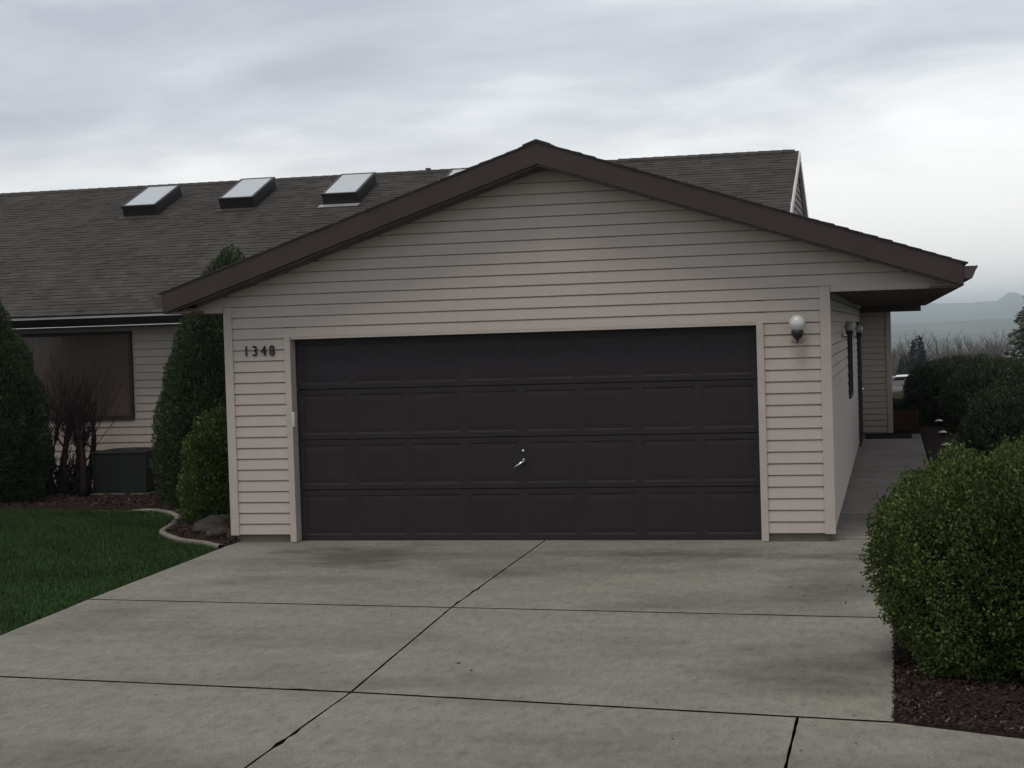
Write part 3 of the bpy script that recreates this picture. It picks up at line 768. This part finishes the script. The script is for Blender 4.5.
# windows
def window_main():
    mb = MB(); y0 = MY-.035
    fr = .05
    mb.box(WX0, WX1, y0, MY+.01, WZ0-.03, WZ0+fr-.02); mb.box(WX0, WX1, y0, MY+.01, WZ1-fr, WZ1); mb.box(WX0, WX0+fr, y0, MY+.01, WZ0+fr-.02, WZ1-fr); mb.box(WX1-fr, WX1, y0, MY+.01, WZ0+fr-.02, WZ1-fr)
    f = mb.build('window', M['brown'], house); 
    p = MB(); p.box(WX0+fr, WX1-fr, MY-.01, MY+.005, WZ0+.03, WZ1-fr); p.build('pane', painted('tan_blind_glass', (.115, .085, .073), .16, .2, .5, 2, (9, 9, .6)), f)
window_main()
def window_side():
    mb = MB(); x0, x1 = XR-.03, XR+.03; a, b, c, d_ = openings[0]; fr = .05
    mb.box(x0, x1, a-.05, b+.05, c-.04, c+.01); mb.box(x0, x1, a-.05, b+.05, d_-.01, d_+.05); mb.box(x0, x1, a-.05, a, c+.01, d_-.01); mb.box(x0, x1, b, b+.05, c+.01, d_-.01)
    mb.box(x0, x1-.01, (a+b)/2-.02, (a+b)/2+.02, c+.01, d_-.01)
    f = mb.build('window', M['black'], house); tag(f, 'small dark framed window on the walkway wall')
    p = MB(); p.box(x0-.0, XR+.005, a, b, c+.01, d_-.01); p.build('pane', M['pane'], f)
window_side()
mb = MB(); x0, x1 = XR-.03, XR+.035
mb.box(x0, x1, 12.34, 12.42, .02, 2.16); mb.box(x0, x1, 13.43, 13.51, .02, 2.16); mb.box(x0, x1, 12.42, 13.43, 2.08, 2.16)
ef = mb.build('entry_door', M['brown'], house)
mb = MB(); mb.box(XR-.03, XR-.01, 12.42, 13.43, .03, 2.08); 
for zz in (.2, 1.2): 
    mb.box(XR-.0099, XR-.002, 12.53, 12.87, zz, zz+.75); mb.box(XR-.0099, XR-.002, 12.98, 13.32, zz, zz+.75)
mb.build('leaf', M['door'], ef, bevel=.003)
mb = MB(); mb.tube([(XR-.01, 12.5, 1.0), (XR+.05, 12.5, 1.0)], .012, 8); mb.lathe([(0, -.03), (.02, -.022), (.03, 0), (.02, .022), (0, .03)], (XR+.06, 12.5, 1.0), 12); mb.build('knob', M['steel'], ef, smooth=True)

# ------------------------------------------------------------------ vegetation
def fbm(P, s, seed=0):
    return np.array([mnoise.fractal(Vector((p[0]*s+seed, p[1]*s, p[2]*s)), .9, 2.1, 3) for p in P])
def leaf_quads(P, Dir, L, W, curl=.15):
    """diamond leaves at P pointing along Dir"""
    n = len(P); Dir = Dir/np.linalg.norm(Dir, axis=1)[:, None]
    side = np.cross(Dir, RNG.normal(0, 1, (n, 3))); side /= np.linalg.norm(side, axis=1)[:, None]+1e-9
    up = np.cross(side, Dir); L = L[:, None]; W = W[:, None]
    V = np.stack([P, P+Dir*L*.5+side*W+up*L*curl*.5, P+Dir*L, P+Dir*L*.5-side*W+up*L*curl*.5], 1)
    return V.reshape(-1, 3), np.arange(4*n).reshape(-1, 4)
def shrub(name, loc, label, cat, radius, zs, n, mat, leaf, up=.3, rough=(.10, 2.6), shell=.22, seed=0, group=None, squash=(1, 1), stems=True, tip=0, core=.8):
    """radius(t, ang): radius in metres for t in 0..1 (height); zs=(z0,z1)"""
    root = empty(name, loc, label, cat, group)
    z0, z1 = zs; H = z1-z0
    # sample area-weighted heights
    tt = np.linspace(0, 1, 200); rr_ = np.array([radius(t_) for t_ in tt]); dr = np.gradient(rr_, tt); w_ = rr_*np.sqrt(dr**2+H**2)+1e-6
    cdf = np.cumsum(w_); cdf /= cdf[-1]
    t_ = np.interp(RNG.uniform(0, 1, n), cdf, tt); a = RNG.uniform(0, 2*math.pi, n)
    r = np.interp(t_, tt, rr_); sl = -np.interp(t_, tt, dr)/H
    nrm = np.column_stack([np.cos(a), np.sin(a), sl]); nrm /= np.linalg.norm(nrm, axis=1)[:, None]
    base = np.column_stack([r*np.cos(a)*squash[0], r*np.sin(a)*squash[1], z0+t_*H])
    nz = fbm(base, rough[1], seed); n2 = fbm(base, rough[1]*3.3, seed+9)
    inw = RNG.uniform(0, 1, n)**1.6*shell
    off = nz*rough[0]*1.6+n2*rough[0]*.7-inw
    P = base+nrm*off[:, None]
    P[:, 2] = np.maximum(P[:, 2], z0+.005)
    Dir = nrm*.8+RNG.normal(0, .55, (n, 3))+np.array([0, 0, up])
    L = RNG.uniform(leaf[0]*.6, leaf[0]*1.3, n); W = L*leaf[1]*RNG.uniform(.7, 1.3, n)
    if tip: # a few shoots that stand proud
        k = RNG.random(n) < tip; P[k] += nrm[k]*RNG.uniform(.0, .05, (k.sum(), 1))+np.array([0, 0, .015])
    V, F = leaf_quads(P, Dir, L, W)
    np_mesh('foliage', V, F, mat, root)
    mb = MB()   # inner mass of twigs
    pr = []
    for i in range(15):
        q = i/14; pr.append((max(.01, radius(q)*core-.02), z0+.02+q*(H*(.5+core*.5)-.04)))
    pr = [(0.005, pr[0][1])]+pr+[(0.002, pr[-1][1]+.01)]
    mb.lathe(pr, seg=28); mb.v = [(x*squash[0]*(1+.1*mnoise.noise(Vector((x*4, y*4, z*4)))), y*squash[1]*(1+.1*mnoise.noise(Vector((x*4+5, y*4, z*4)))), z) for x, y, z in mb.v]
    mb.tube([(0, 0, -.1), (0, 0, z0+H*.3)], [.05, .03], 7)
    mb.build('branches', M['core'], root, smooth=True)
    return root
def prof(pts):
    xs = [p[0] for p in pts]; rs = [p[1] for p in pts]
    xx = np.linspace(0, 1, 60); y = np.interp(xx, xs, rs)
    for _ in range(3): y[1:-1] = (y[:-2]+y[1:-1]+y[2:])/3
    return lambda t_: float(np.interp(t_, xx, y))

shrub('boxwood_bush', (4.56, -5.76, 0), 'big round clipped green bush at the right edge of the driveway', 'bush',
      prof([(0, .66), (.08, .80), (.25, .90), (.5, .96), (.7, .91), (.85, .75), (.95, .48), (1, .04)]), (.0, 1.31), 160000, M['boxwood'], (.022, .34), up=.45, rough=(.075, 3.3), shell=.23, seed=3, tip=.09, core=.82)
shrub('arborvitae', (-8.77, 4.35, 0), 'tall cone shaped evergreen at the left edge by the window', 'evergreen',
      prof([(0, .80), (.1, .93), (.3, .97), (.45, .90), (.65, .68), (.85, .38), (.96, .14), (1, .02)]), (.02, 3.25), 90000, M['arbor'], (.048, .13), up=.8, rough=(.055, 2.4), shell=.24, seed=11, core=.84)
shrub('arborvitae', (-4.86, 4.15, 0), 'tall cone shaped evergreen between the garage and the window', 'evergreen',
      prof([(0, .98), (.15, 1.06), (.35, 1.0), (.55, .83), (.72, .63), (.86, .40), (.95, .24), (1, .03)]), (.02, 3.42), 90000, M['arbor'], (.048, .13), up=.8, rough=(.05, 2.4), shell=.24, seed=23, core=.84)
shrub('golden_shrub', (-3.92, 1.62, 0), 'small yellow green shrub against the left garage corner', 'shrub',
      prof([(0, .42), (.15, .50), (.45, .52), (.7, .46), (.88, .30), (1, .03)]), (.03, 1.42), 42000, M['gold'], (.034, .22), up=.7, rough=(.05, 4), shell=.18, seed=31, core=.78)
shrub('juniper_hedge', (5.42, 18.6, 0), 'dark evergreen hedge past the end of the walkway', 'hedge',
      prof([(0, 1.15), (.3, 1.42), (.65, 1.38), (.85, 1.1), (1, .05)]), (.0, 1.36), 42000, M['juniper'], (.06, .15), up=.5, rough=(.1, 1.7), shell=.3, seed=41, squash=(1.08, .8), core=.8)
shrub('juniper_hedge', (6.5, 12.6, 0), 'feathery dark evergreen shrub at the right edge behind the round bush', 'hedge',
      prof([(0, 1.25), (.3, 1.5), (.6, 1.38), (.85, .95), (1, .05)]), (.0, 1.42), 42000, M['juniper'], (.065, .13), up=.3, rough=(.14, 1.5), shell=.34, seed=53, core=.78)
shrub('juniper_hedge', (8.3, 17.5, 0), 'dark evergreen mound behind the feathery shrub', 'hedge',
      prof([(0, 1.3), (.4, 1.6), (.75, 1.3), (1, .05)]), (.0, 1.35), 22000, M['juniper'], (.085, .2), up=.5, rough=(.12, 1.5), shell=.3, seed=59)
shrub('low_shrub', (4.15, 18.4, -.05), 'low dark shrub behind the wooden planter', 'shrub',
      prof([(0, .5), (.4, .6), (.8, .45), (1, .03)]), (.0, .62), 9000, M['juniper'], (.05, .25), up=.5, rough=(.08, 3), shell=.2, seed=67)

shrub('juniper_hedge', (5.62, 9.3, 0), 'nearest dark evergreen shrub just above the round green bush', 'hedge',
      prof([(0, .75), (.3, .88), (.6, .84), (.85, .6), (1, .05)]), (.0, 1.12), 34000, M['juniper'], (.055, .13), up=.4, rough=(.1, 2), shell=.26, seed=71, core=.78)
shrub('juniper_hedge', (5.72, 15.6, 0), 'dark evergreen shrub right behind the white capped path lights', 'hedge',
      prof([(0, .85), (.3, 1.08), (.65, 1.05), (.85, .8), (1, .05)]), (.0, 1.36), 34000, M['juniper'], (.06, .15), up=.5, rough=(.1, 1.9), shell=.28, seed=83, core=.8)
# bare twiggy shrub
def bare_shrub():
    root = empty('bare_shrub', (-7.78, 5.0, 0), 'leafless brown twiggy shrub in front of the window', 'shrub')
    rnd = random.Random(5); st = MB(); tw = MB()
    for k in range(9):
        a = rnd.uniform(0, 6.28); bx = (-.24, -.2, -.1, -.04, .02, .1, .16, .2, .28)[k]; p = Vector((bx, math.sin(a)*.12, 0)); pts = [p.copy()]
        dirv = Vector((bx*1.1, math.sin(a)*.18, 1)).normalized()
        for i in range(7):
            dirv = (dirv+Vector((rnd.uniform(-.22, .22), rnd.uniform(-.2, .2), .05))).normalized(); p = p+dirv*.17; pts.append(p.copy())
        r0 = rnd.uniform(.045, .08); st.tube(pts, [r0*(1-.75*i/7) for i in range(8)], 6)
        for q in range(24):
            i = rnd.randint(4, 7); s0 = pts[i]; d2 = Vector((rnd.uniform(-.7, .7), rnd.uniform(-.5, .5), rnd.uniform(.5, 1))).normalized()
            L = rnd.uniform(.3, .95); pp = [s0.copy()]; c_ = s0.copy()
            for j in range(4):
                d2 = (d2+Vector((rnd.uniform(-.2, .2), rnd.uniform(-.2, .2), .12))).normalized(); c_ = c_+d2*L/4; pp.append(c_.copy())
            tw.tube(pp, [.007, .006, .005, .004, .002], 3, cap=False)
            for j in range(3):
                s1 = pp[rnd.randint(1, 4)]; d3 = (d2+Vector((rnd.uniform(-.7, .7), rnd.uniform(-.5, .5), rnd.uniform(-.1, .6)))).normalized()
                tw.tube([s1, s1+d3*rnd.uniform(.1, .28)], [.004, .002], 3, cap=False)
    # low tangle of old wood
    for k in range(60):
        a = rnd.uniform(0, 6.28); s0 = Vector((math.cos(a)*.18, math.sin(a)*.1, rnd.uniform(0, .45))); d2 = Vector((rnd.uniform(-1, 1), rnd.uniform(-.5, .5), rnd.uniform(-.1, 1))).normalized()
        st.tube([s0, s0+d2*.2, s0+d2*.3+Vector((0, 0, .1))], [.014, .011, .006], 4)
    st.build('stem', M['bark'], root, smooth=True); tw.build('twigs', M['twig'], root, fix=False)
bare_shrub()

# stones in the corner of the bed
def rock(loc, s, seed, label):
    bm = bmesh.new(); bmesh.ops.create_icosphere(bm, subdivisions=4, radius=1)
    for v in bm.verts:
        n_ = mnoise.fractal(v.co*1.1+Vector((seed, 0, 0)), 1, 2, 3); v.co *= 1+.28*n_
        v.co.x *= s[0]; v.co.y *= s[1]; v.co.z = max(v.co.z, -.45)*s[2]
    me = bpy.data.meshes.new('rock'); bm.to_mesh(me); bm.free(); me.materials.append(M['rock']); me.polygons.foreach_set('use_smooth', [True]*len(me.polygons))
    o = bpy.data.objects.new('rock', me); put(o, None, loc); o.rotation_euler = (0, 0, seed); tag(o, label, 'rock', 'stones at the garage corner')
rock((-3.72, .85, .07), (.30, .2, .13), 1.3, 'largest dark stone below the yellow green shrub')
rock((-3.5, .42, .04), (.17, .12, .075), 4.2, 'middle sized stone between the large stone and the edging')
rock((-3.30, .28, .03), (.07, .06, .06), 7.9, 'smallest stone at the foot of the left garage corner')

# air conditioner by the main wall
def aircon():
    r = empty('air_conditioner', (-7.02, 5.45, 0), 'dark box shaped air conditioner beside the bare shrub', 'air conditioner')
    mb = MB(); mb.box(-.40, .40, -.36, .36, .04, .60)
    z = .08
    while z < .56: mb.box(-.385, .385, -.372, -.3605, z, z+.012); mb.box(.3605+.04, .412, -.34, .34, z, z+.012); z += .03
    for a in (-.41, .385): mb.box(a, a+.025, -.38, -.355, .04, .60)
    mb.build('cabinet', M['acmetal'], r)
    mb = MB(); mb.box(-.42, .42, -.385, .385, .601, .635); t_ = mb.build('lid', M['acmetal'], r, bevel=.008)
    mb = MB(); mb.box(-.45, .45, -.42, .42, -.05, .038); mb.build('pad', M['foundation'], r, bevel=.006)
    mb = MB()
    for k in range(9): mb.tube([(0.3*math.cos(x_)*(k+1)/9, 0.3*math.sin(x_)*(k+1)/9, .645) for x_ in np.linspace(0, 6.283, 25)], .004, 4)
    mb.build('fan_guard', M['black'], r)
aircon()

# doormat, planter, path lights
mb = MB(); mb.box(-.42, .42, -.47, .47, .0, .014)
for i in range(40): mb.box(-.41, .41, -.46+i*.0232, -.45+i*.0232, .0145, .02)
o = mb.build('doormat', M['mat'], loc=(3.63, 14.95, .004)); tag(o, 'dark rectangular doormat at the far end of the walkway', 'doormat')
mb = MB(); r = empty('wooden_planter', (3.95, 16.6, 0), 'low brown wooden planter box past the doormat', 'planter')
for k in range(3): 
    z = .02+k*.125
    mb.box(-.24, .24, -.3, -.27, z, z+.12); mb.box(-.24, .24, .27, .3, z, z+.12); mb.box(-.24, -.21, -.27, .27, z, z+.12); mb.box(.21, .24, -.27, .27, z, z+.12)
mb.build('boards', M['wood'], r, bevel=.004)
for a in (-.25, .20):
    for b in (-.312, .282): mb = MB(); mb.box(a, a+.05, b, b+.03, -.02, .40); mb.build('corner_post', M['wood'], r, bevel=.004)
mb = MB(); mb.box(-.21, .21, -.27, .27, .2, .33); mb.build('soil', M['mulch'], r)
def path_light(loc, lab):
    r = empty('path_light', loc, lab, 'path light', 'white capped path lights beside the walkway')
    mb = MB(); mb.tube([(0, 0, -.08), (0, 0, .25)], .012, 8); mb.build('stake', M['black'], r)
    mb = MB(); mb.lathe([(0, .25), (.035, .25), (.045, .29), (.045, .315), (0, .315)], seg=16); mb.build('lens', M['pane'], r)
    mb = MB(); mb.lathe([(0, .316), (.072, .316), (.074, .322), (.04, .338), (0, .35)], seg=20); mb.build('cap', M['white'], r, smooth=False)
path_light((4.53, 14.4, 0), 'white capped path light farthest along the walkway')
path_light((4.50, 11.2, 0), 'white capped path light in the middle of the row')
path_light((4.47, 8.4, 0), 'white capped path light nearest in the row, just above the round bush')

# bits of leaf and grit on the slab
L_ = np.array([[2.9, -3.0], [.95, -6.1], [1.1, -6.35], [-1.0, -2.1], [-.6, -7.4], [3.45, -8.3], [2.6, -8.0], [-1.8, -6.9], [1.9, -5.2], [-.9, -5.0], [3.3, -7.0], [.1, -2.7], [2.2, -1.6]])
L_ = np.vstack([L_, RNG.uniform((-2.8, -8.6), (3.6, -.3), (12, 2)), np.column_stack([RNG.uniform(3.0, 3.7, 12), RNG.uniform(-8.2, -6.4, 12)])])
lc = chips(L_, np.full(len(L_), .004), 'leaf_litter', M['chip'], (.006, .02)); tag(lc, 'tiny dark leaf bits scattered on the driveway', 'leaf litter', kind='stuff')

# ------------------------------------------------------------------ beyond the yard
# parked white car down the slope
def car():
    r = empty('parked_car', (4.3, 84, terrain(4.3, 84)+.02), 'grey car with white roof far off between house corner and dark hedge', 'car')
    body = [(-2.2, .35), (-2.25, .6), (-2.15, .82), (-1.1, .92), (-.55, 1.36), (.75, 1.42), (1.45, 1.02), (2.1, .95), (2.25, .7), (2.22, .35)]
    mb = MB(); n = len(body); secs = [(-.85, .86), (-.78, 1.0), (.78, 1.0), (.85, .86)]
    mb.sweep([(x, z) for x, z in body], -.82, .82, 'yz')
    mb.v = [(x, y*(1 if z < .95 else .82), z) for x, y, z in mb.v]
    wp = painted('grey_car_paint', (.075, .075, .08), .03, .4, .4); mb.build('body', wp, r, bevel=.04)
    mb = MB(); mb.hexa([(-.5, -.66, 1.38), (.72, -.66, 1.425), (.72, .66, 1.425), (-.5, .66, 1.38), (-.4, -.6, 1.47), (.62, -.6, 1.50), (.62, .6, 1.50), (-.4, .6, 1.47)]); mb.build('roof', M['whitetrim'], r, bevel=.02)
    for s_ in (-1, 1): mb = MB(); a_, b_ = sorted((s_*.83, s_*.87)); mb.box(-1.0, 1.0, a_, b_, .26, .36); mb.build('sill', M['whitetrim'], r)
    for s_ in (-1, 1):
        mb = MB(); y = s_*.83*.86
        for q in ([(-.95, .97), (-.5, 1.31), (.02, 1.33), (.02, .97)], [(.1, .97), (.1, 1.33), (.68, 1.35), (1.2, 1.02)]):
            A_ = [(x, y*1.0, z) for x, z in q]; B_ = [(x, y*.9, z) for x, z in q]
            mb.hexa(A_+B_)
        mb.build('side_window', M['pane'], r)
        for wx in (-1.4, 1.4):
            mb = MB(); mb.lathe([(0, -.1), (.3, -.1), (.32, -.08), (.32, .08), (.3, .1), (0, .1)], seg=24); w_ = mb.build('wheel', M['black'], r, smooth=False)
            w_.location = (wx, s_*.76, .32); w_.rotation_euler = (R(90), 0, 0)
            mb = MB(); mb.lathe([(0, -.11), (.18, -.105), (.19, -.09), (.19, .09), (.18, .105), (0, .11)], seg=16); mb.build('rim', M['steel'], w_)
car()
# distant houses in the valley
def far_house(x, y, w_, c, lab, rc=(.12, .1, .1)):
    z = terrain(x, y); r = empty('distant_house', (x, y, z), lab, 'house', 'small houses in the valley')
    mb = MB(); mb.box(-w_/2, w_/2, -4, 4, -1, 3); 
    mb.face([(-w_/2, -4, 3), (-w_/2, 4, 3), (-w_/2, 0, 5.2)]); mb.face([(w_/2, -4, 3), (w_/2, 4, 3), (w_/2, 0, 5.2)]); mb.build('wall', painted('far_wall', c, .05), r)
    mb = MB(); 
    for s_ in (-1, 1): mb.hexa([(-w_/2-.5, s_*4.6, 2.75), (w_/2+.5, s_*4.6, 2.75), (w_/2+.5, 0, 5.3), (-w_/2-.5, 0, 5.3), (-w_/2-.5, s_*4.6, 2.95), (w_/2+.5, s_*4.6, 2.95), (w_/2+.5, 0, 5.5), (-w_/2-.5, 0, 5.5)])
    mb.build('roof', painted('far_roof', rc, .05), r)
    for k in range(3): mb = MB(); mb.box(-w_/2+1+k*(w_-3)/2, -w_/2+2.2+k*(w_-3)/2, -4.03, -3.9, 1, 2.2); mb.build('window', M['pane'], r)
far_house(18, 470, 9, (.7, .7, .7), 'white walled house among the bare trees')
far_house(47, 760, 11, (.6, .6, .58), 'pale grey house farther down the valley', (.3, .3, .32))
far_house(30, 900, 12, (.72, .7, .68), 'cream house near the foot of the hills')

# bare trees
def bare_tree_mesh(seed, H):
    rnd = random.Random(seed); tr = MB(); cr = MB()
    tr.tube([(0, 0, -.5), (0, 0, H*.2), (rnd.uniform(-.3, .3), 0, H*.42), (rnd.uniform(-.4, .4), 0, H*.7)], [H*.02, H*.017, H*.012, H*.004], 6)
    def br(p, d_, L, r_, depth):
        pts = [p]; c_ = p; dd = d_
        for i in range(3):
            dd = (dd+Vector((rnd.uniform(-.2, .2), rnd.uniform(-.2, .2), rnd.uniform(0, .2)))).normalized(); c_ = c_+dd*L/3; pts.append(c_)
        cr.tube(pts, [r_, r_*.8, r_*.55, r_*.3], 3, cap=False)
        if depth > 0:
            for k in range(6 if depth > 1 else 8):
                s0 = pts[rnd.randint(1, 3)]; br(s0, (dd+Vector((rnd.uniform(-.8, .8), rnd.uniform(-.8, .8), rnd.uniform(-.2, .6)))).normalized(), L*rnd.uniform(.4, .65), max(.022, r_*.5), depth-1)
    for k in range(10):
        a = rnd.uniform(0, 6.283); br(Vector((0, 0, H*rnd.uniform(.18, .6))), Vector((math.cos(a), math.sin(a), rnd.uniform(.4, 1.4))).normalized(), H*rnd.uniform(.28, .45), H*.007, 2)
    return tr, cr
def conifer_mb(seed, H, Rb, n, leaf, drop=.3):
    rng = np.random.default_rng(seed); t_ = 1-np.sqrt(rng.uniform(0, 1, n)); a = rng.uniform(0, 6.283, n)
    lay = .75+.25*np.abs(np.sin(t_*H*4)); r = Rb*(1-t_)**.85*lay*np.sqrt(rng.uniform(.15, 1, n))
    P = np.column_stack([r*np.cos(a), r*np.sin(a), H*.1+t_*H*.9-r*drop]); Dir = np.column_stack([np.cos(a), np.sin(a), np.full(n, -.1)])+rng.normal(0, .3, (n, 3))
    return leaf_quads(P, Dir, rng.uniform(.6, 1.3, n)*leaf, rng.uniform(.6, 1.3, n)*leaf*.22)
protos = []
def tree_thing(loc, seed, H, label, group):
    tr, cr = bare_tree_mesh(seed, H); r = empty('bare_tree', loc, label, 'tree', group)
    tr.build('trunk', M['fartwig'], r, fix=False); cr.build('crown', M['fartwig'], r, fix=False); return r
def copy_tree(root, loc, rz, sc, label=None):
    r = root.copy(); COL.objects.link(r); r.location = loc; r.rotation_euler = (0, 0, rz); r.scale = (sc, sc, sc)
    if label: r['label'] = label
    for ch in list(root.children):
        c_ = ch.copy(); COL.objects.link(c_); c_.parent = r
    return r
rnd = random.Random(77)
slots = []
for i in range(130):
    az = R(rnd.uniform(-2.5, 9)); dd = rnd.uniform(230, 560); slots.append((3.756+dd*math.sin(az), -16.36+dd*math.cos(az), dd))
slots.sort(key=lambda q: q[2])
LAB = 'brown leafless tree in the hazy valley woodland'; GRP = 'bare trees in the valley'
for i in range(5):
    x, y, dd = slots[i]; protos.append(tree_thing((x, y, terrain(x, y)), 100+i, 9.5+i*.6, LAB, GRP))
for i in range(5, len(slots)):
    x, y, dd = slots[i]; ztop = 2.13-dd*rnd.uniform(20, 36)/1641; g_ = terrain(x, y); H = max(4, min(14, ztop-g_))
    p = protos[i % 5]; copy_tree(p, (x, y, g_), rnd.uniform(0, 6.28), H/(9.5+(i % 5)*.6))
# conifers in the valley
cproto = None
for i, (px, dd, H) in enumerate([(915, 210, 8.2), (902, 185, 5.2), (958, 330, 8.5), (1012, 280, 7.5), (1060, 240, 8)]):
    x = 3.756+(px-893)/1641*dd; y = dd-16.36
    if cproto is None:
        r = empty('distant_conifer', (x, y, terrain(x, y)), 'dark pointed conifer in the valley woodland', 'tree', 'conifers in the valley')
        V_, F_2 = conifer_mb(9, H, 2.1, 3500, .55); np_mesh('crown', V_, F_2, M['farconifer'], r); mb = MB(); mb.tube([(0, 0, -.5), (0, 0, H*.95)], [.18, .03], 6); mb.build('trunk', M['bark'], r); cproto = r
    else: copy_tree(cproto, (x, y, terrain(x, y)), i*1.3, H/8.2)
# pale needled pine at the right edge
px_, py_ = 3.756+(1043-893)/1641*62, 45.6
r = empty('pine_tree', (px_, py_, terrain(px_, py_)), 'pale needled pine showing at the right edge above the hedge', 'tree')
V_, F_2 = conifer_mb(21, 5.5, 2.2, 11000, .22, .1); np_mesh('crown', V_, F_2, M['pine'], r)
mb = MB(); mb.tube([(0, 0, -.5), (0, 0, 4.6)], [.14, .03], 8); mb.build('trunk', M['bark'], r)
# far-off woods on the valley floor, one mass of twigs
def woods(name, d0, d1, n, h, mat, seed):
    rng = np.random.default_rng(seed); P = []
    for i in range(n):
        az = R(rng.uniform(-4, 13)); dd = rng.uniform(d0, d1); x = 3.756+dd*math.sin(az); y = -16.36+dd*math.cos(az)
        if mnoise.noise(Vector((x/90, y/90, 3))) < -.12: continue
        z = terrain(x, y); H = rng.uniform(*h); m_ = 46
        q = rng.normal(0, 1, (m_, 3)); q /= np.linalg.norm(q, axis=1)[:, None]; q *= rng.uniform(.4, 1, (m_, 1))
        P.append(np.array([x, y, z+H*.58])+q*np.array([H*.42, H*.42, H*.42]))
    P = np.vstack(P); k = len(P)
    V_, F_ = leaf_quads(P, rng.normal(0, .5, (k, 3))+np.array([0, 0, .8]), rng.uniform(1.2, 3.2, k), rng.uniform(.12, .35, k))
    o = np_mesh(name, V_, F_, mat); tag(o, kind='stuff'); return o
tag(woods('valley_woods', 480, 1500, 1500, (6, 11), M['fartwig'], 5), 'hazy brown woodland spread over the valley floor', 'woodland')
# rough grass slope just past the hedges
az = RNG.uniform(R(-4), R(12), 50000); dd = RNG.uniform(36, 78, 50000)**1.0
Pg = np.column_stack([3.756+dd*np.sin(az), -16.36+dd*np.cos(az)]); zz = np.interp(Pg[:, 1], YS, ZS)-.07
gs = blades(np.column_stack([Pg, zz]), 'slope_grass', mat_random('slope_blade', [(0, (.03, .045, .014)), (1, (.08, .085, .03))], .7, .1), (.06, .16), .02)
tag(gs, 'rough green grass on the slope beyond the hedge', 'grass', kind='stuff')

# ------------------------------------------------------------------ render settings
S.view_settings.view_transform = 'Standard'; S.view_settings.look = 'None'; S.view_settings.gamma = 1; S.view_settings.exposure = .43
S.view_settings.use_curve_mapping = False
S.render.engine = 'CYCLES'
S.cycles.max_bounces = 6; S.cycles.volume_bounces = 1
S.render.resolution_x = 1024; S.render.resolution_y = 768
